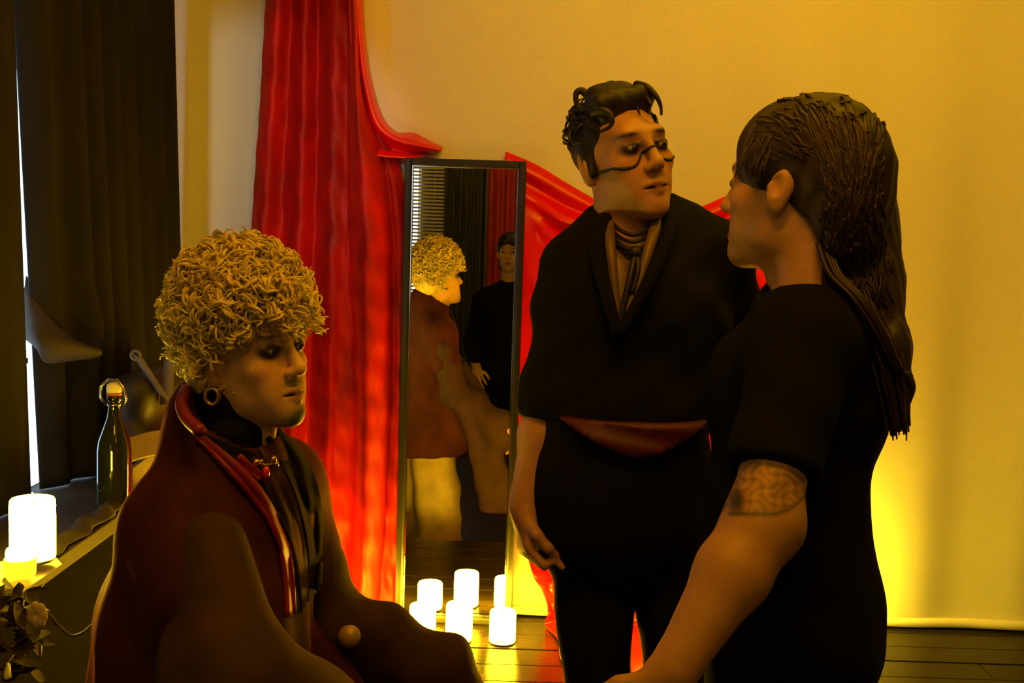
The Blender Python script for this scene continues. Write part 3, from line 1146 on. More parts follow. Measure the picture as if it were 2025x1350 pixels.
def shoe(V, an, f, s=1.0):
    a = A(an)
    f = A(f)
    f = f / np.linalg.norm(f)
    g = np.array((a[0], a[1], 0))
    up = np.array((0, 0, 1.))
    V.cap(g - f * .05 + up * .034, g + f * .13 + up * .028, .034 * s, .030 * s, k=.02)
    V.cap(g + up * .05 - f * .02, g + up * .10 - f * .02, .038 * s, .042 * s, k=.03)
    V.cut((0, 0, .002), (0, 0, -1))


def join(parts):
    vs, fs, cs = [], [], []
    n = 0
    for v, f, c in parts:
        vs.append(np.asarray(v, float))
        fs.append(np.asarray(f) + n)
        cs.append(np.asarray(c, float))
        n += len(v)
    return np.concatenate(vs), np.concatenate(fs), np.concatenate(cs)


def vol_part(V, colf, T=None, it=2):
    v, f = V.mesh()
    v = relax(v, f, it)
    c = colf(v)
    if T is not None:
        m = np.array(T)
        v = v @ m[:3, :3].T + m[:3, 3]
    return v, f, c


def flat(col):
    return lambda v: np.tile(np.array(col, float), (len(v), 1))


def folds(V, amp, fn):
    p = V.pts()
    V.d = V.d + amp * fn(p[..., 0], p[..., 1], p[..., 2]).astype(np.float32)


def body_bounds(J, extra=()):
    pts = [J[q] for q in J if q not in ('fwd',)] + list(extra)
    lo, hi = bounds(pts, .26)
    lo[2] = -.02
    return lo, hi


# ------------------------------------------------------------------ MAN IN BLACK (standing at the centre)
def make_man():
    base = P(1225, 1000, 2.02)
    root = empty('person', (base.x, base.y, 0))
    tag(root, 'standing person in black jacket and maroon sash, looking right, face painted', 'person')
    SK = (.52, .27, .085)
    a = radians(14)
    J = dict(fwd=(sin(a), -cos(a), 0), pelvis=P(1222, 985, 2.03), waist=P(1228, 845, 2.03), chest=P(1258, 640, 2.05), neck=P(1262, 452, 2.06),
             shR=P(1134, 545, 2.03), shL=P(1428, 512, 2.09), elR=P(1088, 785, 2.01), elL=P(1478, 760, 2.20), wrR=P(1036, 1000, 1.98), wrL=P(1460, 960, 2.20))
    fx = Vector((cos(a), sin(a), 0))
    hipR, hipL = P(1166, 1060, 2.03), P(1332, 1060, 2.05)
    kR, kL = P(1206, 1400, 2.03), P(1356, 1400, 2.04)
    kR.z = kL.z = .52
    aR, aL = Vector((kR.x - .0, kR.y + .02, .09)), Vector((kL.x - .02, kL.y + .11, .09))
    # head
    HT = Matrix.Translation(P(1233, 314, 2.0)) @ Matrix.Rotation(radians(-13), 4, 'Y') @ Matrix.Rotation(radians(-3), 4, 'X') @ Matrix.Rotation(radians(25), 4, 'Z') @ Matrix.Scale(.935, 4)
    def fc(p):
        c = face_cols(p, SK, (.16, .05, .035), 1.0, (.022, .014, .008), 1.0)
        return c
    HV = head_vol(neck=(-.028, .042, -.20), neck_r=.051)
    hv = vol_part(HV, fc, HT)
    # body
    lo, hi = body_bounds(J, (kR, kL, aR, aL))
    V = Vol(lo, hi, .012)
    torso_prims(V, J, -.022)
    V.cap(J['neck'], P(1250, 430, 2.04), .050, .046, k=.04)
    leg_prims(V, hipR, kR, aR, -.018, r=(.072, .048, .042), k=.012)
    leg_prims(V, hipL, kL, aL, -.018, r=(.072, .048, .042), k=.012)
    for s_, an in ((1, aR), (1, aL)):
        V.cap(A(an) - np.array((0, 0, .05)), A(an) + np.array((sin(a) * .1, -cos(a) * .1, -.06)), .03, .028)
    for q in 'RL':
        V.cap(J['sh' + q], J['el' + q], .045, .038, k=.03)
        V.cap(J['el' + q], Vector(J['el' + q]).lerp(Vector(J['wr' + q]), .6), .038, .034, k=.02)
    bv = vol_part(V, flat(SK))
    parts = [hv, bv]
    for q, fd, nr, sd in (('R', P(1042, 1120, 1.965) - P(1036, 1000, 1.98), Vector((-1, -.25, 0)), -1), ('L', Vector((-.1, -.1, -1)), Vector((1, -.2, 0)), 1)):
        el, wr = Vector(J['el' + q]), Vector(J['wr' + q])
        pl, ph = bounds([el, wr, wr + fd.normalized() * .2], .07)
        V = Vol(pl, ph, .0032)
        V.cap(el, el.lerp(wr, .35), .037, .038, k=.03)
        V.cap(el.lerp(wr, .35), wr, .038, .0255, k=.02)
        hand_prims(V, wr, fd, nr, sd, .88, curl=1.25, thumb_curl=.8)
        parts.append(vol_part(V, flat(SK)))
    v, f, c = join(parts)
    obj_me('body', npmesh('body', v, f), M['skin'], root, True, c)
    head_parts(root, HT, 1, gaze=.45)
    # painted / wire mask line across the cheeks and nose
    def onface(pts, r, name):
        cc = [HT @ Vector((q[0], surf_y(HV, q[0], q[2]) - .0005, q[2])) for q in catmull(pts, 6)]
        MB().tube(cc, r, 6).build(name, M['cord'], root)
    onface([(-.072, -.020, -.012), (-.062, -.060, -.024), (-.045, -.084, -.028), (-.028, -.094, -.024), (-.014, -.101, -.006), (0, -.107, .002), (.014, -.101, -.004), (.028, -.094, -.020), (.045, -.084, -.024), (.062, -.060, -.018)], .0030, 'mask_wire')
    # hair
    V = Vol((-.12, -.15, -.10), (.12, .14, .19), .004)
    V.ell((0, .028, .044), (.080, .096, .090), k=.02)
    V.cap((-.050, -.050, .100), (.038, -.056, .104), .020, .020, k=.03)
    V.cap((-.04, -.02, .118), (.025, .0, .122), .022, k=.03)
    V.cap((-.070, .006, .03), (-.073, -.004, -.020), .015, .008, k=.02)
    V.cap((.070, .006, .03), (.073, -.004, -.020), .015, .008, k=.02)
    V.ell((0, -.082, .014), (.064, .062, .066), k=.010, op='s')
    folds(V, .0022, lambda x, y, z: np.sin(x * 160 + z * 60) * np.sin(y * 90 + x * 40))
    hair = vol_obj('hair', V, M['black_hair'], root, 1, HT)
    m_ = MB()
    for i in range(170):
        th = random.uniform(0, 2 * pi)
        d = Vector((cos(th), sin(th) + .15, random.uniform(-.1, 1.3))).normalized()
        p = Vector((d.x * .080, .028 + d.y * .096, .046 + d.z * .093))
        if p.y < -.03 and p.z < .095:
            continue
        g = Vector((random.uniform(-1, 1), random.uniform(-1, 1), random.uniform(-.5, .5)))
        g = (g - d * g.dot(d)).normalized()
        pts = [p - d * .004, p + d * .003 + g * .010, p + d * .004 + g * .024, p - d * .002 + g * .036]
        m_.tube([HT @ Vector(q) for q in catmull(pts, 3)], list(np.linspace(.0040, .0012, 10)), 5)
    m_.build('hair_tufts', M['black_hair'], hair)
    # curled lock on the forehead, looped lock left, swept strand right
    def lock(px, r0, r1, name):
        pts = [P(*q) for q in px]
        cc = catmull(pts, 6)
        MB().tube(cc, list(np.linspace(r0, r1, len(cc))), 8).build(name, M['black_hair'], hair)
    lock([(1172, 222, 1.92), (1186, 218, 1.905), (1202, 222, 1.898), (1211, 236, 1.896), (1206, 250, 1.898), (1194, 257, 1.90), (1186, 262, 1.902)], .007, .0022, 'curled_lock')
    lock([(1168, 196, 2.0), (1152, 180, 2.0), (1140, 184, 2.0), (1139, 202, 2.0), (1146, 218, 2.0)], .008, .003, 'looped_lock')
    lock([(1258, 168, 1.97), (1278, 172, 1.95), (1296, 188, 1.94), (1306, 208, 1.94), (1308, 228, 1.94)], .008, .002, 'swept_strand')
    lock([(1262, 176, 1.97), (1276, 188, 1.95), (1288, 208, 1.93)], .009, .002, 'swept_strand')
    # shirt
    V = Vol(*body_bounds({q: J[q] for q in J if q in ('pelvis', 'waist', 'chest', 'neck', 'shR', 'shL')}), .009)
    torso_prims(V, J, .004)
    V.cap(J['neck'], P(1256, 430, 2.045), .062, .058, k=.03)
    folds(V, .004, lambda x, y, z: np.sin(x * 120 + z * 10))
    V.cut(P(1225, 790, 2.03), (0, 0, -1))
    shirt = vol_obj('shirt', V, M['brown_shirt'], root)
    # shirt collar points
    for pts in ([(1202, 440, 1.985), (1208, 500, 1.925), (1222, 640, 1.905)], [(1308, 420, 1.985), (1290, 470, 1.935), (1262, 560, 1.91), (1228, 640, 1.905)]):
        q = [P(*t) for t in pts]
        cc = catmull(q, 6)
        MB().tube(cc, list(np.linspace(.013, .006, len(cc))), 8).build('collar', M['brown_shirt'], shirt)
    # dark neck cords and hanging tie
    cords = MB()
    for dy, r in ((0, .004), (14, .0035), (30, .0045)):
        pts = [P(1204, 430 + dy, 2.0), P(1222, 452 + dy, 1.955), P(1252, 464 + dy, 1.935), P(1284, 452 + dy, 1.95), P(1306, 428 + dy, 2.0)]
        cords.tube(catmull(pts, 6), r, 6)
    cords.build('neck_cords', M['cord'], root)
    m_ = MB()
    m_.ball(P(1256, 500, 1.918), (.012, .010, .012), 12)
    m_.tube(catmull([P(1256, 500, 1.92), P(1248, 540, 1.905), P(1236, 590, 1.90), P(1226, 640, 1.90)], 5), .0055, 8)
    m_.tube(catmull([P(1256, 500, 1.92), P(1262, 530, 1.905), P(1250, 580, 1.90)], 5), .0045, 8)
    m_.build('neck_tie', M['cord'], root)
    # jacket with a deep V opening
    J2 = dict(J)
    V = Vol(*body_bounds({q: J[q] for q in J if q in ('waist', 'chest', 'neck', 'shR', 'shL', 'elR', 'elL', 'pelvis')}), .009)
    torso_prims(V, J, .018, hips=False)
    V.cap(J['neck'], P(1258, 424, 2.06), .070, .064, k=.03)
    V.cap(P(1130, 520, 2.04), P(1205, 440, 2.05), .045, .040, k=.03)
    V.cap(P(1410, 500, 2.09), P(1312, 425, 2.06), .050, .042, k=.03)
    for q in 'RL':
        sh, el, wr = Vector(J['sh' + q]), Vector(J['el' + q]), Vector(J['wr' + q])
        V.cap(sh, el, .058, .050, k=.025)
        V.cap(el, el.lerp(wr, .22), .054, .050, k=.03)
    folds(V, .0035, lambda x, y, z: np.sin(z * 42 + x * 30) * np.sin(x * 26 + 1) + .6 * np.sin(z * 75 - x * 50))
    # V opening (view wedge converted to planes through real points)
    apex, tl, tr = P(1221, 662, 2.03), P(1188, 380, 2.03), P(1322, 350, 2.03)
    pts_ = V.pts()
    ydir = np.array((0, 1., 0))
    def plane(p, q):
        n_ = np.cross(A(q) - A(p), ydir)
        n_ = n_ / np.linalg.norm(n_)
        return (pts_ - A(p)) @ n_
    dl, dr = plane(apex, tl), plane(apex, tr)
    ctr = A(P(1250, 420, 2.03))
    sgl = np.sign(((ctr - A(apex)) @ np.cross(A(tl) - A(apex), ydir)))
    sgr = np.sign(((ctr - A(apex)) @ np.cross(A(tr) - A(apex), ydir)))
    wedge = np.maximum(np.maximum(-sgl * dl, -sgr * dr), pts_[..., 1] - 2.03)
    V.d = np.maximum(V.d, -wedge.astype(np.float32))
    # neck opening and lower edge
    V.cap(P(1255, 470, 2.04), P(1250, 340, 2.02), .058, .075, k=.01, op='s')
    V.cut(P(1228, 935, 2.03), (0, 0, -1))
    el, wr = Vector(J['elR']), Vector(J['wrR'])
    cutp = el.lerp(wr, .235)
    n_ = A(wr - el) / (wr - el).length
    near = np.linalg.norm(pts_ - A(el.lerp(wr, .3)), axis=-1) < .11
    V.d = np.where(near, np.maximum(V.d, ((pts_ - A(cutp)) @ n_).astype(np.float32)), V.d)
    jacket = vol_obj('jacket', V, M['black_cloth'], root)
    # lapels
    for pts in ([(1196, 432, 1.985), (1182, 500, 1.925), (1200, 580, 1.893), (1221, 660, 1.885)], [(1318, 400, 1.99), (1318, 470, 1.935), (1276, 570, 1.893), (1226, 660, 1.885)]):
        q = [P(*t) for t in pts]
        cc = catmull(q, 6)
        MB().tube(cc, list(np.linspace(.015, .009, len(cc))), 8).build('lapel', M['black_cloth'], jacket)
    # sash: wrapped waist band with a drooping lower edge
    V = Vol(*body_bounds({q: J[q] for q in J if q in ('waist', 'pelvis')}, ()), .007)
    torso_prims(V, J, .034)
    folds(V, .004, lambda x, y, z: np.sin(z * 150 + x * 28))
    V.cut(P(1228, 812, 2.03), (.03, 0, 1))
    p = V.pts()
    c0 = A(P(1230, 905, 1.90))
    low = c0[2] + .9 * (np.abs(p[..., 0] - c0[0] - .03)) ** 1.5 * 1.3
    V.d = np.maximum(V.d, (low - p[..., 2]).astype(np.float32) * .8)
    vol_obj('sash', V, M['sash'], root, 1)
    # trousers
    lo, hi = bounds([J['pelvis'], J['waist'], kR, kL, aR, aL], .24)
    V = Vol(lo, hi, .010)
    torso_prims(V, J, .006)
    leg_prims(V, hipR, kR, aR, .0, loose=.012, k=.012, r=(.074, .047, .040))
    leg_prims(V, hipL, kL, aL, .0, loose=.012, k=.012, r=(.074, .047, .040))
    folds(V, .003, lambda x, y, z: np.sin(z * 30 + x * 20 + np.sin(x * 18) * 2))
    V.cut(P(1225, 815, 2.03), (0, 0, 1))
    V.cut((0, 0, .07), (0, 0, -1))
    vol_obj('trousers', V, M['black_cloth'], root)
    for an in (aR, aL):
        lo, hi = bounds([an, an + Vector((sin(a) * .18, -cos(a) * .18, 0))], .1)
        lo[2] = -.01
        V = Vol(lo, hi, .006)
        shoe(V, an, (sin(a), -cos(a), 0), 1.1)
        vol_obj('shoe', V, M['shoe'], root)
    return root


make_man()


# ------------------------------------------------------------------ WOMAN IN BLACK DRESS (right)
def make_woman():
    base = P(1640, 1100, 1.78)
    root = empty('person', (base.x, base.y, 0))
    tag(root, 'person with long dark hair in black dress, seen from behind, tattooed upper arm', 'person')
    SK = (.58, .32, .09)
    a = radians(-112)
    fw = Vector((sin(a), -cos(a), 0))
    lf = Vector((-fw.y, fw.x, 0)) * -1       # towards the camera side
    lf = Vector((fw.y * -1, fw.x, 0))
    if lf.y > 0:
        lf = -lf
    J = dict(fwd=tuple(fw), pelvis=P(1562, 1185, 1.76), waist=P(1568, 1010, 1.76), chest=P(1612, 800, 1.77), neck=P(1598, 575, 1.77))
    top = P(1612, 655, 1.77)
    J['shL'] = top + lf * .155 + Vector((0, 0, -.01))
    J['shR'] = top - lf * .155
    elL, wrL = P(1508, 1035, 1.50), P(1334, 1322, 1.43)
    shL = J['shL']
    elR, wrR = J['shR'] + Vector((-.02, -.02, -.28)), J['shR'] + Vector((-.10, -.06, -.48))
    hL, hR = A(J['pelvis']) + A(lf) * .08, A(J['pelvis']) - A(lf) * .08
    kL, kR = Vector(hL), Vector(hR)
    kL.z = kR.z = .52
    aL, aR = Vector((kL.x + .01, kL.y, .10)), Vector((kR.x + .03, kR.y, .10))
    HT = Matrix.Translation(P(1571, 378, 1.75)) @ Matrix.Rotation(radians(3), 4, 'Y') @ Matrix.Rotation(radians(-129), 4, 'Z') @ Matrix.Scale(.985, 4)
    def fc(p):
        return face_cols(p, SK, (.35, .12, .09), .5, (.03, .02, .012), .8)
    hv = vol_part(head_vol(neck=(0, .050, -.20), neck_r=.047), fc, HT)
    lo, hi = bounds([J['pelvis'], J['neck'], J['shL'], J['shR'], kL, kR, aL, aR], .26)
    lo[2] = -.02
    V = Vol(lo, hi, .012)
    torso_prims(V, J, -.020, fem=True)
    V.cap(J['neck'], P(1585, 500, 1.765), .050, .044, k=.05)
    leg_prims(V, hL, kL, aL, r=(.07, .050, .036))
    leg_prims(V, hR, kR, aR, r=(.07, .050, .036))
    for an in (aR, aL):
        V.cap(A(an) - np.array((0, 0, .05)), A(an) + A(fw) * .1 - np.array((0, 0, .06)), .028, .026)
    V.cap(J['shR'], elR, .043, .036, k=.03)
    V.cap(elR, A(elR) * .5 + A(wrR) * .5, .036, .030, k=.02)
    V.cap(shL, Vector(shL).lerp(elL, .6), .047, .045, k=.03)
    bv = vol_part(V, flat(SK))
    parts = [hv, bv]
    # near arm with tattoo
    fd = P(1262, 1440, 1.42) - wrL
    pl, ph = bounds([Vector(shL).lerp(elL, .4), elL, wrL, wrL + fd.normalized() * .2], .08)
    V = Vol(pl, ph, .0032)
    V.cap(Vector(shL).lerp(elL, .35), elL, .047, .046, k=.03)
    V.ell(A(P(1540, 1045, 1.525)), (.030, .030, .030), k=.03)
    V.cap(elL, elL.lerp(wrL, .35), .047, .047, k=.03)
    V.cap(elL.lerp(wrL, .35), wrL, .047, .0295, k=.02)
    hand_prims(V, wrL, fd, Vector((.3, -1, .2)), 1, .95, curl=.35)
    e0 = A(elL)
    ax = A(Vector(shL) - elL)
    ax = ax / np.linalg.norm(ax)
    def tat(v):
        c = np.tile(np.array(SK), (len(v), 1))
        t = (v - e0) @ ax
        q = np.array([((u.x), (u.y)) for u in [uv(Vector(r)) for r in v[::1]]])
        x, y = q[:, 0], q[:, 1]
        ink = (.07, .075, .035)
        # curved band edge, dense pattern above it
        edge = 1016 + .0 * x - 46 * np.clip((x - 1525) / 75, 0, 1.2) ** 2
        above = 1 / (1 + np.exp((y - edge) / 4))
        pat = .45 + .55 * np.sin(x * .16 + np.sin(y * .13) * 2) * np.sin(y * .17 + np.sin(x * .11) * 2)
        c = mixc(c, ink, above * .75 * np.clip(pat, 0, 1))
        line = np.exp(-((y - edge) / 4.5) ** 2) * (x > 1440) * (x < 1615)
        c = mixc(c, ink, .85 * line)
        drop = np.exp(-(((x - 1457) / 17) ** 2 + ((y - 990) / 26) ** 2) ** 2)
        c = mixc(c, (.03, .035, .014), .95 * drop)
        return c
    parts.append(vol_part(V, tat))
    pl, ph = bounds([elR, wrR, wrR + Vector((-.1, 0, -.15))], .08)
    V = Vol(pl, ph, .004)
    V.cap(elR, wrR, .036, .026, k=.02)
    hand_prims(V, wrR, Vector((-.3, 0, -1)), Vector((0, 1, 0)), -1, .92, curl=.4)
    parts.append(vol_part(V, flat(SK)))
    v, f, c = join(parts)
    obj_me('body', npmesh('body', v, f), M['skin'], root, True, c)
    head_parts(root, HT, 1)
    # dress
    lo, hi = bounds([J['pelvis'], J['neck'], J['shL'], J['shR'], kL, kR], .30)
    lo[2] = .36
    V = Vol(lo, hi, .010)
    torso_prims(V, J, .012, fem=True, k=.06)
    V.cap(J['pelvis'], A(J['pelvis']) - np.array((0, 0, .62)), .135, .16, k=.06, f=fw, q=.85)
    V.cap(P(1505, 740, 1.77), P(1490, 1130, 1.77), .062, .070, k=.08)
    s0 = Vector(shL)
    he = s0.lerp(elL, .72)
    V.cap(s0, he, .066, .064, k=.05)
    V.cap(J['shR'], A(J['shR']).__mul__(.4) + A(elR) * .6, .060, .055, k=.04)
    folds(V, .003, lambda x, y, z: np.sin(x * 40 + z * 14) * np.sin(y * 34) + .6 * np.sin(z * 55 + x * 30))
    V.cap(P(1590, 575, 1.73), P(1575, 480, 1.74), .062, .10, k=.02, op='s')
    pts_ = V.pts()
    n_ = A(elL - s0) / (elL - s0).length
    # sleeve hem follows the real hem line
    hemc = s0.lerp(elL, .745)
    near = np.linalg.norm(pts_ - A(he.lerp(elL, .2)), axis=-1) < .12
    hd = ((pts_ - A(hemc)) @ n_)
    V.d = np.where(near & (hd > -.03), np.maximum(V.d, hd.astype(np.float32)), V.d)
    V.cut((0, 0, .40), (0, 0, -1))
    vol_obj('dress', V, M['dress'], root)
    # hair: base mass plus strands
    V = Vol((-.14, -.16, -.16), (.14, .22, .19), .005)
    V.ell((0, .032, .050), (.085, .108, .102), k=.02)
    V.ell((0, .10, -.02), (.072, .050, .10), k=.05)
    V.ell((0, -.030, .050), (.079, .062, .078), k=.03)
    V.cap((.066, -.035, .05), (.072, -.022, .0), .014, .005, k=.012)
    V.cap((-.066, -.035, .05), (-.072, -.022, .0), .014, .005, k=.012)
    V.ell((0, -.105, -.012), (.066, .060, .066), k=.010, op='s')
    for s in (-1, 1):
        V.ell((s * .088, .008, -.008), (.020, .024, .036), k=.008, op='s')
    folds(V, .002, lambda x, y, z: np.sin(x * 150 + y * 60 + z * 30) + .5 * np.sin(z * 90 - y * 130))
    hair = vol_obj('hair', V, M['brown_hair'], root, 1, HT)
    HAIRV = V
    # long back hair
    guide = [(1648, 330, 1.80), (1662, 480, 1.79), (1688, 590, 1.75), (1744, 690, 1.70), (1768, 765, 1.69), (1778, 822, 1.69)]
    V = Vol(*bounds([P(*q) for q in guide], .13), .006)
    rr = [.075, .078, .072, .040, .026, .012]
    for i in range(len(guide) - 1):
        V.cap(P(*guide[i]), P(*guide[i + 1]), rr[i], rr[i + 1], k=.02)
    V.cap(P(1640, 400, 1.76), P(1664, 570, 1.73), .050, .042, k=.05)
    V.cap(P(1690, 400, 1.80), P(1700, 540, 1.78), .048, .046, k=.05)
    folds(V, .0035, lambda x, y, z: np.sin(x * 170 + z * 12) * np.sin(y * 150 + z * 8))
    LONGV = V
    vol_obj('long_hair', V, M['brown_hair'], hair, 1)
    m_ = MB()
    for i in range(170):
        t0 = random.uniform(-1, 1)
        s1 = random.uniform(-1, 1)
        dx = t0 * 52
        dz = s1 * .065
        pts = []
        for j, (x, y, d) in enumerate(guide):
            k_ = (1.0, 1.05, 1.0, .72, .55, .40)[j]
            pts.append(P(x + dx * k_ + random.uniform(-4, 4), y + random.uniform(-14, 14) + (40 * random.random() if j == 5 else 0), d - .02 + dz * k_))
        n_ = random.choice((4, 5, 6, 6))
        cc = catmull(pts[:n_], 5)
        m_.tube(cc, list(np.linspace(.0042, .0012, len(cc))), 4)
    # strand sweeping over the near shoulder edge
    for i in range(26):
        o_ = random.uniform(-12, 12)
        d_ = random.uniform(-.02, .02)
        pts = [P(1628 + o_, 480, 1.69 + d_), P(1650 + o_, 540, 1.66 + d_), P(1698 + o_, 590, 1.63 + d_), P(1742 + o_ * .8, 660, 1.63 + d_), P(1776 + o_ * .6, 730, 1.645 + d_), P(1800 + o_ * .5, 748 + random.uniform(-15, 20), 1.66)]
        cc = catmull(pts, 5)
        m_.tube(cc, list(np.linspace(.0040, .0012, len(cc))), 4)
    # strands combed back over the head, lying on the hair surface
    HI = HT.inverted()
    def near_surface(x, y):
        best = None
        o_ = HI @ Vector((0, 0, CAMZ))
        dv = (HI @ P(x, y, 1.0)) - o_
        t = np.arange(1.5, 1.95, .002)
        p = A(o_) + t[:, None] * A(dv)
        i_ = np.round((p - HAIRV.lo) / HAIRV.h).astype(int)
        ok = ((i_ >= 0) & (i_ < HAIRV.n)).all(1)
        vv = np.full(len(t), 9.)
        vv[ok] = HAIRV.d[i_[ok, 0], i_[ok, 1], i_[ok, 2]]
        k_ = np.argmax(vv < 0)
        if vv[k_] < 0:
            best = t[k_]
        h_ = hit(LONGV, x, y, 0., 1.45, 2.0)
        if h_ is not None:
            t2 = (h_ - Vector((0, 0, CAMZ))).dot(CAMR @ Vector((0, 0, -1)))
            best = t2 if best is None else min(best, t2)
        return best
    for i in range(480):
        x0, y0 = random.uniform(1455, 1745), random.uniform(186, 345)
        if i > 360:
            x0, y0 = random.uniform(1612, 1740), random.uniform(350, 500)
        f_ = (x0 - 1455) / 265
        g_ = (y0 - 192) / 153
        px = catmull([(x0, y0), (x0 + 60 * (1 - f_) + 10, y0 + 6 + 40 * g_ * f_), (1610 + 120 * f_ - 30 * g_, 330 + 70 * g_), (1630 + 118 * random.random(), 470 + 60 * g_), (1672 + 92 * random.random(), 610)], 4)
        if i > 360:
            px = catmull([(x0, y0), (x0 + 4, y0 + 40), (x0 + 12 + 10 * random.random(), y0 + 90), (x0 + 24 + 16 * random.random(), y0 + 140)], 5)
        n0 = random.randint(0, 6) if i <= 360 else 0
        n1 = random.randint(9, 17)
        pts = []
        for x, y in px[n0:n1]:
            if 1520 < x < 1618 and 325 < y < 480:
                break
            b_ = near_surface(x, y)
            if b_ is None:
                break
            pts.append(P(x, y, b_ - .0005))
        if len(pts) > 3:
            m_.tube(pts, list(np.linspace(.0030, .0012, len(pts))), 4)
    m_.build('hair_strands', M['brown_hair'], hair)
    # fringe
    m_ = MB()
    for i in range(34):
        x = -.052 + .104 * i / 33
        zt = .112 - abs(x) * .35
        ln = random.uniform(.03, .062)
        pts = [(x * .9, -.060, zt + .004), (x, -.080 + abs(x) * .3, zt - .014), (x * 1.08, -.093 + abs(x) * .45, zt - .036), (x * 1.1 + random.uniform(-.004, .004), -.099 + abs(x) * .5, zt - ln - .022)]
        cc = catmull(pts, 4)
        m_.tube([HT @ Vector(q) for q in cc], list(np.linspace(.0045, .0010, len(cc))), 5)
    m_.build('fringe', M['brown_hair'], hair)
    # wisps at the temple and in front of the ear
    m_ = MB()
    for i in range(18):
        t = random.random()
        x0, y0 = 1462 + 58 * t, 318 + random.uniform(-18, 22)
        cc = catmull([P(x0 + 14, y0 - 34, 1.672), P(x0, y0, 1.668), P(x0 + 4 + 3 * sin(i * 2.3), y0 + random.uniform(4, 40), 1.672)], 5)
        m_.tube(cc, list(np.linspace(.0026, .0006, len(cc))), 5)
    m_.build('hair_wisps', M['brown_hair'], hair)
    # gathered knot with clip at the back of the crown
    m_ = MB()
    for (x, y, d, r) in ((1694, 218, 1.78, .016), (1712, 240, 1.77, .019), (1730, 258, 1.77, .014), (1738, 268, 1.76, .009), (1706, 262, 1.75, .016)):
        m_.ball(P(x, y, d), (r, r, r * .8), 12)
    m_.build('hair_knot', M['brown_hair'], hair)
    for an in (aR, aL):
        lo, hi = bounds([an, an + fw * .18], .1)
        lo[2] = -.01
        V = Vol(lo, hi, .006)
        shoe(V, an, fw, .95)
        vol_obj('shoe', V, M['shoe'], root)
    return root


def uv(p):
    q = CAMR.transposed() @ (p - Vector((0, 0, CAMZ)))
    return Vector((q.x / -q.z * FPX + 1012.5, 675 - q.y / -q.z * FPX))


make_woman()


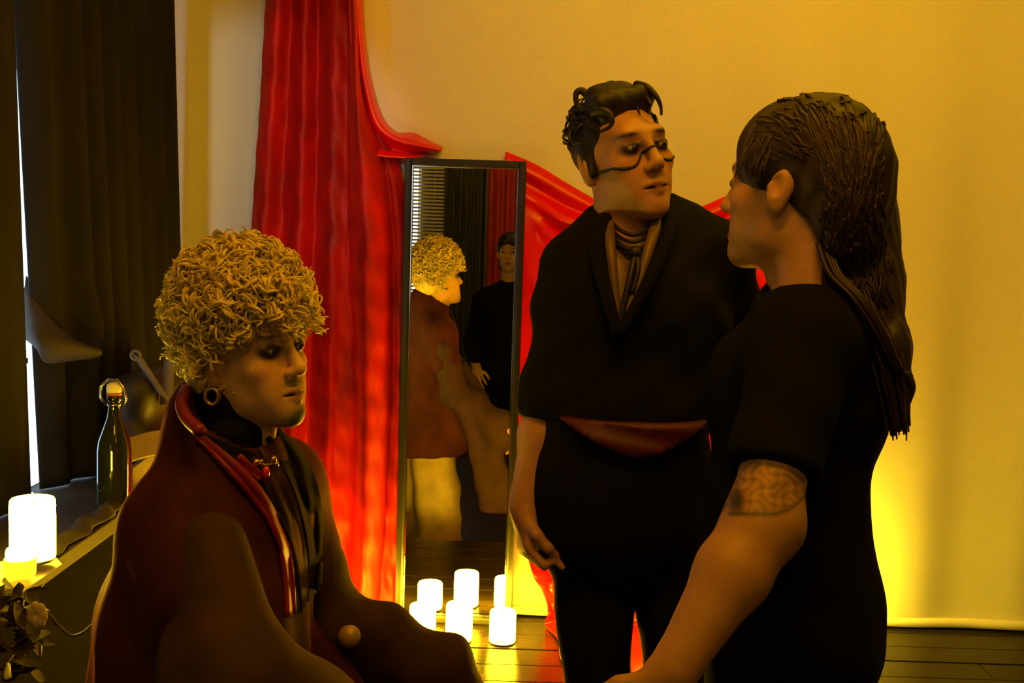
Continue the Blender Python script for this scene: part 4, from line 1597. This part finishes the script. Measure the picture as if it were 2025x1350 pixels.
# ------------------------------------------------------------------ PERSON WITH BLOND CURLS (left foreground)
def make_curly():
    nb = P(452, 872, 1.77)
    root = empty('person', (nb.x - .01, nb.y - .01, 0))
    tag(root, 'person with blond curls in a maroon coat, gold earring and pendant, nearest left', 'person')
    SK = (.78, .48, .13)
    a = radians(62)
    fw = Vector((sin(a), -cos(a), 0))
    rt = Vector((fw.y, -fw.x, 0))            # person's right, towards the viewer
    if rt.y > 0:
        rt = -rt
    J = dict(fwd=tuple(fw), neck=nb, chest=nb + Vector((-.012, -.005, -.19)), waist=nb + Vector((-.03, -.01, -.34)), pelvis=nb + Vector((-.03, -.01, -.46)))
    top = nb + Vector((-.005, 0, -.075))
    J['shR'] = top + rt * .115 + Vector((.015, 0, -.035))
    J['shL'] = top - rt * .145 + Vector((0, 0, -.01))
    elR, wrR = P(452, 1345, 1.58), P(640, 1450, 1.68)
    elL, wrL = P(655, 1222, 1.98), P(856, 1322, 2.05)
    hR, hL = J['pelvis'] + rt * .07, J['pelvis'] - rt * .07
    kR, kL = hR + fw * .03, hL + fw * .05
    kR.z = kL.z = .43
    aR, aL = Vector((kR.x, kR.y, .09)), Vector((kL.x + .02, kL.y, .09))
    HT = Matrix.Translation(P(490, 702, 1.75)) @ Matrix.Rotation(radians(-9), 4, 'Y') @ Matrix.Rotation(radians(58), 4, 'Z') @ Matrix.Scale(.91, 4)
    def fc(p):
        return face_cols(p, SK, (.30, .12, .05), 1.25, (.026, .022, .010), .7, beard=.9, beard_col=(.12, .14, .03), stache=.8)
    HV = head_vol(neck=(0, .055, -.20), neck_r=.050)
    hv = vol_part(HV, fc, HT)
    lo, hi = bounds([J['pelvis'], J['neck'], J['shL'], J['shR'], kL, kR, aL, aR], .24)
    lo[2] = -.02
    V = Vol(lo, hi, .012)
    torso_prims(V, J, -.02)
    V.cap(J['neck'], P(470, 800, 1.76), .05, .045, k=.04)
    leg_prims(V, hR, kR, aR, -.012)
    leg_prims(V, hL, kL, aL, -.012)
    for an in (aR, aL):
        V.cap(A(an) - np.array((0, 0, .05)), A(an) + A(fw) * .1 - np.array((0, 0, .06)), .028, .026)
    V.cap(J['shR'], elR, .042, .036, k=.03)
    V.cap(J['shL'], elL, .042, .036, k=.03)
    parts = [hv, vol_part(V, flat(SK))]
    for el, wr, fd, nr, sd, cu in ((elR, wrR, Vector((.8, .5, -.1)), Vector((0, -.2, 1)), 1, .6), (elL, wrL, P(930, 1390, 2.05) - wrL, Vector((.1, -.6, .8)), -1, .55)):
        pl, ph = bounds([el, wr, wr + fd.normalized() * .2], .08)
        V = Vol(pl, ph, .0035)
        V.cap(el, wr, .036, .027, k=.02)
        hand_prims(V, wr, fd, nr, sd, .95, curl=cu)
        parts.append(vol_part(V, flat(SK)))
    v, f, c = join(parts)
    obj_me('body', npmesh('body', v, f), M['skin'], root, True, c)
    head_parts(root, HT, 1, gaze=.25)

    # ---- hair
    V = Vol((-.15, -.17, -.13), (.15, .18, .24), .005)
    V.ell((0, .008, .066), (.096, .108, .108), k=.03)
    V.ell((0, .065, -.02), (.075, .052, .065), k=.04)
    V.ell((0, -.085, -.014), (.066, .056, .058), k=.012, op='s')
    V.ell((-.098, .0, -.040), (.030, .034, .045), k=.01, op='s')
    folds(V, .006, lambda x, y, z: np.sin(x * 70 + 1) * np.sin(y * 80) * np.sin(z * 75 + x * 30))
    hair = vol_obj('hair', V, M['blond'], root, 1, HT)
    m_ = MB()
    n_ = 0
    rnd = random.Random(11)
    while n_ < 2300:
        d = Vector((rnd.gauss(0, 1), rnd.gauss(0, 1), rnd.gauss(0, 1))).normalized()
        if d.z < -.88:
            continue
        p = Vector((d.x * .106, .004 + d.y * .120, .062 + d.z * .124))
        if p.y < -.035 and p.z < .046 + .016 * sin(p.x * 90):
            continue
        if abs(p.x) > .05 and p.y < .012 and p.z < (.006 if p.y > -.035 else .03):
            continue
        if p.z < -.06 and p.y < .03:
            continue
        ax = Vector((rnd.gauss(0, 1), rnd.gauss(0, 1), rnd.gauss(0, 1)))
        ax = (ax - d * ax.dot(d) * .6).normalized()
        e1 = ax.orthogonal().normalized()
        e2 = ax.cross(e1)
        rr = rnd.uniform(.004, .015)
        turns = rnd.uniform(.5, 1.5)
        L_ = rnd.uniform(.014, .045)
        ph = rnd.uniform(0, 6.28)
        st_ = p + d * rnd.uniform(-.012, .010)
        pts = []
        for t in np.linspace(0, 1, 13):
            ang = ph + t * turns * 2 * pi
            pts.append(HT @ (st_ + ax * (L_ * (t - .5)) + (e1 * cos(ang) + e2 * sin(ang)) * rr * (1 - .25 * t) + d * .010 * t))
        m_.tube(pts, list(np.linspace(rnd.uniform(.0020, .0036), .0010, 13)), 4)
        n_ += 1
    # loose tufts breaking the outline
    for i in range(150):
        d = Vector((rnd.gauss(0, 1), rnd.gauss(0, 1), rnd.gauss(.2, .8))).normalized()
        p = Vector((d.x * .108, .004 + d.y * .122, .062 + d.z * .124))
        if (p.y < -.03 and p.z < .06) or (abs(p.x) > .05 and p.y < .012 and p.z < .03):
            continue
        g = Vector((rnd.gauss(0, 1), rnd.gauss(0, 1), rnd.gauss(0, 1)))
        g = (g - d * g.dot(d)).normalized()
        L_ = rnd.uniform(.012, .026)
        for k_ in range(4):
            j_ = Vector((rnd.uniform(-1, 1), rnd.uniform(-1, 1), rnd.uniform(-1, 1))) * .005
            pts = [HT @ (p + j_ - d * .008), HT @ (p + j_ + d * L_ * .6 + g * .004), HT @ (p + j_ + d * L_ + g * .016), HT @ (p + j_ * .4 + d * L_ * .75 + g * .026)]
            cc = catmull(pts, 4)
            m_.tube(cc, list(np.linspace(.0034, .0012, len(cc))), 4)
    # fringe curls falling in front of the forehead
    for i in range(70):
        x = rnd.uniform(-.055, .085)
        s0 = Vector((x, -.082 + abs(x) * .35, rnd.uniform(.062, .095)))
        dirv = Vector((rnd.uniform(-.3, .5), -1, rnd.uniform(-.75, .25))).normalized()
        e1 = dirv.orthogonal().normalized()
        e2 = dirv.cross(e1)
        rr = rnd.uniform(.004, .009)
        L_ = rnd.uniform(.02, .055 if x > 0 else .035)
        ph = rnd.uniform(0, 6.28)
        pts = [HT @ (s0 + dirv * (L_ * t) + (e1 * cos(ph + t * 9) + e2 * sin(ph + t * 9)) * rr + Vector((0, 0, -.018 * t * t))) for t in np.linspace(0, 1, 13)]
        m_.tube(pts, list(np.linspace(.0042, .0014, 13)), 5)
    m_.build('curls', M['blond'], hair)

    # ---- earring, necklace
    ear = HT @ Vector((-.086, .004, -.050))
    MB().tube([ear + Vector((.010 * cos(t), -.002, .012 * sin(t) - .004)) for t in np.linspace(0, 2 * pi, 20, endpoint=False)], .0035, 8, True).build('earring', M['gold'], root)

    # ---- coat
    lo, hi = bounds([J['pelvis'], J['neck'], J['shL'], J['shR']], .30)
    lo[2] = .50
    V = Vol(lo, hi, .009)
    torso_prims(V, J, .008, k=.06)
    V.cap(nb + Vector((-.015, -.005, -.05)), nb + Vector((-.035, -.01, -.30)), .085, .150, k=.06, f=fw, q=.92)
    V.cap(nb + Vector((-.035, -.01, -.30)), nb + Vector((-.03, -.01, -.62)), .152, .205, k=.06, f=fw, q=.95)
    V.cap(J['shR'], Vector(J['shR']).lerp(elR, .5), .058, .072, k=.06)
    V.cap(J['shL'], Vector(J['shL']).lerp(elL, .5), .056, .060, k=.05)
    V.cap(P(600, 1260, 1.94), P(650, 1440, 1.94), .055, .080, k=.05)
    V.cap(nb + Vector((-.01, .005, -.02)), P(425, 812, 1.775), .080, .068, k=.05)
    folds(V, .006, lambda x, y, z: np.sin(np.arctan2(y - nb.y, x - nb.x) * 11 + z * 6) * np.clip((1.3 - z) * 2, 0, 1) + .4 * np.sin(z * 38 + x * 22))
    V.cap(P(462, 850, 1.75), P(480, 740, 1.75), .058, .075, k=.015, op='s')
    V.cut((0, 0, .60), (0, 0, -1))
    coat = vol_obj('coat', V, M['coat'], root)
    CV = V

    def strip(name, left, right, mat_, off=.004, th=.005, nn=5):
        rows = []
        for (l, r) in zip(left, right):
            row = []
            last = None
            for t in np.linspace(0, 1, nn):
                x, y = l[0] + (r[0] - l[0]) * t, l[1] + (r[1] - l[1]) * t
                h_ = hit(CV, x, y, off)
                if h_ is None:
                    h_ = P(x, y, last if last else 1.72)
                else:
                    last = (h_ - Vector((0, 0, CAMZ))).dot(CAMR @ Vector((0, 0, -1)))
                row.append(h_)
            rows.append(row)
        return drape(name, rows, mat_, coat, nu=4, nv=5, thick=th)
    L1 = [(548, 846), (594, 892), (626, 960), (636, 1030), (636, 1100), (632, 1160)]
    L2 = [(522, 872), (560, 930), (588, 1000), (604, 1070), (608, 1130), (606, 1190)]
    L3 = [(505, 896), (532, 962), (560, 1030), (582, 1096), (592, 1150), (596, 1210)]
    L4 = [(400, 856), (470, 916), (524, 980), (562, 1050), (580, 1120), (586, 1210)]
    L5 = [(388, 868), (452, 930), (506, 996), (544, 1062), (562, 1130), (568, 1220)]
    strip('black_lapel', L1, L2, M['lapel'], .006, .006)
    strip('inner_shirt', L2, L3, M['sleeve'], .004, .004)
    strip('black_lapel', L3, L4, M['lapel'], .003, .003)
    strip('red_edge', L4, L5, M['piping'], .007, .008)
    strip('red_edge', [(474, 898), (500, 918), (520, 936)], [(462, 912), (488, 932), (512, 950)], M['piping'], .010, .006)
    # stand collar edge behind the neck
    MB().tube(catmull([P(372, 768, 1.73), P(362, 785, 1.71), P(360, 805, 1.69), P(372, 830, 1.66), P(396, 852, 1.62)], 5), .010, 8).build('red_edge', M['piping'], coat)
    # turtleneck
    V = Vol(*bounds([nb, P(480, 780, 1.75)], .12), .006)
    V.cap(nb + Vector((0, 0, -.03)), P(462, 806, 1.762), .066, .057, k=.02)
    folds(V, .003, lambda x, y, z: np.sin(z * 130))
    vol_obj('turtleneck', V, M['lapel'], root)
    # pendant
    def on(x, y, off=.012):
        return hit(CV, x, y, off) or P(x, y, 1.66)
    m_ = MB()
    for (x, y, r) in ((506, 914, .006), (516, 912, .004), (540, 908, .006), (546, 918, .005), (534, 918, .004)):
        m_.ball(on(x, y), r, 10)
    m_.tube([on(506, 914), on(524, 920), on(546, 914)], .0025, 6)
    nk = m_.build('necklace', M['gold'], root)
    MB().ball(on(526, 934, .016), (.006, .006, .010), 12).build('pendant_stone', M['ruby'], nk)
    # sleeves
    V = Vol(*bounds([J['shR'], elR, wrR], .15), .009)
    V.cap(Vector(J['shR']).lerp(elR, .10) + fw * .045, elR, .056, .088, k=.05)
    V.cap(elR, wrR, .088, .085, k=.04)
    folds(V, .005, lambda x, y, z: np.sin(x * 60 + z * 10 + 2 * np.sin(z * 12)) * np.clip((1.12 - z) * 5, .2, 1.4))
    vol_obj('sleeve', V, M['sleeve'], root)
    V = Vol(*bounds([J['shL'], elL, wrL, (wrL.x, wrL.y, .40)], .16), .008)
    V.cap(Vector(J['shL']).lerp(elL, .3), elL, .060, .058, k=.04)
    V.cap(elL, wrL, .060, .062, k=.04)
    V.cap(wrL, Vector(wrL) + Vector((.05, 0, -.06)), .060, .050, k=.04)
    V.cap(Vector(elL).lerp(wrL, .55) + Vector((0, 0, -.02)), Vector((-.10, wrL.y, .44)), .055, .085, k=.05, f=(0, 1, 0), q=.5)
    folds(V, .006, lambda x, y, z: np.sin(x * 60 + z * 18) + .5 * np.sin(z * 50 - x * 20))
    V.cut((0, 0, .40), (0, 0, -1))
    far = vol_obj('sleeve', V, M['sleeve'], root)
    gs = [q for q in (hit(V, 691, 1258, .014), hit(CV, 691, 1258, .014)) if q is not None] or [P(691, 1258, 1.95)]
    gb = min(gs, key=lambda q: q.y)
    MB().ball(gb, (.0195, .016, .0195), 20).build('cuff_button', M['gold_ball'], far)
    # wide khaki trousers
    V = Vol(*bounds([J['pelvis'], J['waist'], kR, kL, aR, aL], .22), .010)
    torso_prims(V, J, .008)
    leg_prims(V, hR, kR, aR, .012, loose=.055, k=.03)
    leg_prims(V, hL, kL, aL, .012, loose=.055, k=.03)
    folds(V, .005, lambda x, y, z: np.sin(x * 50 + y * 30 + z * 8) + .6 * np.sin(z * 45 + x * 12))
    V.cut(J['pelvis'], (0, 0, 1))
    V.cut((0, 0, .125), (0, 0, -1))
    vol_obj('trousers', V, M['khaki'], root)
    for an in (aR, aL):
        lo, hi = bounds([an, an + fw * .18], .1)
        lo[2] = -.01
        V = Vol(lo, hi, .006)
        shoe(V, an, fw, 1.0)
        vol_obj('shoe', V, M['shoe'], root)


make_curly()


# ------------------------------------------------------------------ ONLOOKER SEEN IN THE MIRROR
def make_onlooker():
    hc = Vector((-.205, -.27, 1.452))
    root = empty('person', (hc.x, hc.y - .03, 0))
    tag(root, 'dark-haired onlooker in black, glimpsed at the mirror\'s right edge', 'person')
    SK = (.70, .44, .13)
    fw = Vector((0, 1, 0))
    nb = hc + Vector((0, -.04, -.215))
    J = dict(fwd=(0, 1, 0), neck=nb, chest=nb + Vector((0, 0, -.20)), waist=nb + Vector((0, 0, -.36)), pelvis=nb + Vector((0, 0, -.50)),
             shR=nb + Vector((.165, 0, -.08)), shL=nb + Vector((-.165, 0, -.08)))
    hR, hL = J['pelvis'] + Vector((.085, 0, 0)), J['pelvis'] + Vector((-.085, 0, 0))
    kR, kL = Vector((hR.x, hR.y + .02, .42)), Vector((hL.x, hL.y + .02, .42))
    aR, aL = Vector((hR.x, hR.y, .09)), Vector((hL.x, hL.y, .09))
    elR, elL = J['shR'] + Vector((.06, -.02, -.27)), J['shL'] + Vector((-.06, -.02, -.27))
    wrR, wrL = elR + Vector((-.05, .14, -.15)), elL + Vector((.05, .14, -.15))
    HT = Matrix.Translation(hc) @ Matrix.Rotation(radians(184), 4, 'Z') @ Matrix.Scale(.93, 4)
    def fc(p):
        return face_cols(p, SK, (.35, .13, .1), .2, (.05, .03, .02), .8)
    parts = [vol_part(head_vol(h=.004), fc, HT)]
    lo, hi = bounds([J['pelvis'], J['neck'], J['shL'], J['shR'], kL, kR, aL, aR], .24)
    lo[2] = -.02
    V = Vol(lo, hi, .014)
    torso_prims(V, J, -.02)
    leg_prims(V, hR, kR, aR, -.012)
    leg_prims(V, hL, kL, aL, -.012)
    for an in (aR, aL):
        V.cap(A(an) - np.array((0, 0, .05)), A(an) + A(fw) * .1 - np.array((0, 0, .06)), .028, .026)
    parts.append(vol_part(V, flat(SK)))
    for el, wr, sd in ((elR, wrR, 1), (elL, wrL, -1)):
        fd = Vector((-.1 * sd, .8, -.4))
        V = Vol(*bounds([el, wr, wr + fd.normalized() * .2], .07), .004)
        V.cap(el, wr, .035, .026, k=.02)
        hand_prims(V, wr, fd, Vector((.5 * sd, 0, 1)), -sd, .92, curl=.6)
        parts.append(vol_part(V, flat(SK)))
    v, f, c = join(parts)
    obj_me('body', npmesh('body', v, f), M['skin'], root, True, c)
    head_parts(root, HT, 1)
    V = Vol((-.12, -.15, -.20), (.12, .16, .19), .006)
    V.ell((0, .030, .044), (.088, .106, .094), k=.02)
    V.ell((0, .075, -.06), (.085, .055, .10), k=.04)
    V.cap((-.05, -.080, .070), (.04, -.088, .060), .020, k=.02)
    V.ell((.012, -.095, -.020), (.064, .060, .082), k=.010, op='s')
    folds(V, .002, lambda x, y, z: np.sin(x * 120 + z * 20))
    vol_obj('hair', V, M['black_hair'], root, 1, HT)
    V = Vol(*bounds([J['pelvis'], J['neck'], elR, elL, wrR, wrL], .2), .010)
    torso_prims(V, J, .016, hips=False)
    for q, el, wr in (('R', elR, wrR), ('L', elL, wrL)):
        V.cap(J['sh' + q], el, .058, .052, k=.04)
        V.cap(el, Vector(el).lerp(wr, .85), .050, .042, k=.03)
    folds(V, .003, lambda x, y, z: np.sin(z * 50 + x * 22))
    V.cut((0, 0, .78), (0, 0, -1))
    vol_obj('sweater', V, M['black_cloth'], root)
    V = Vol(*bounds([J['pelvis'], J['waist'], kR, kL, aR, aL], .2), .012)
    torso_prims(V, J, .004)
    leg_prims(V, hR, kR, aR, .006, loose=.012)
    leg_prims(V, hL, kL, aL, .006, loose=.012)
    V.cut(J['waist'], (0, 0, 1))
    V.cut((0, 0, .07), (0, 0, -1))
    vol_obj('trousers', V, M['black_cloth'], root)
    for an in (aR, aL):
        lo, hi = bounds([an, an + fw * .18], .1)
        lo[2] = -.01
        V = Vol(lo, hi, .007)
        shoe(V, an, fw, 1.0)
        vol_obj('shoe', V, M['shoe'], root)


make_onlooker()
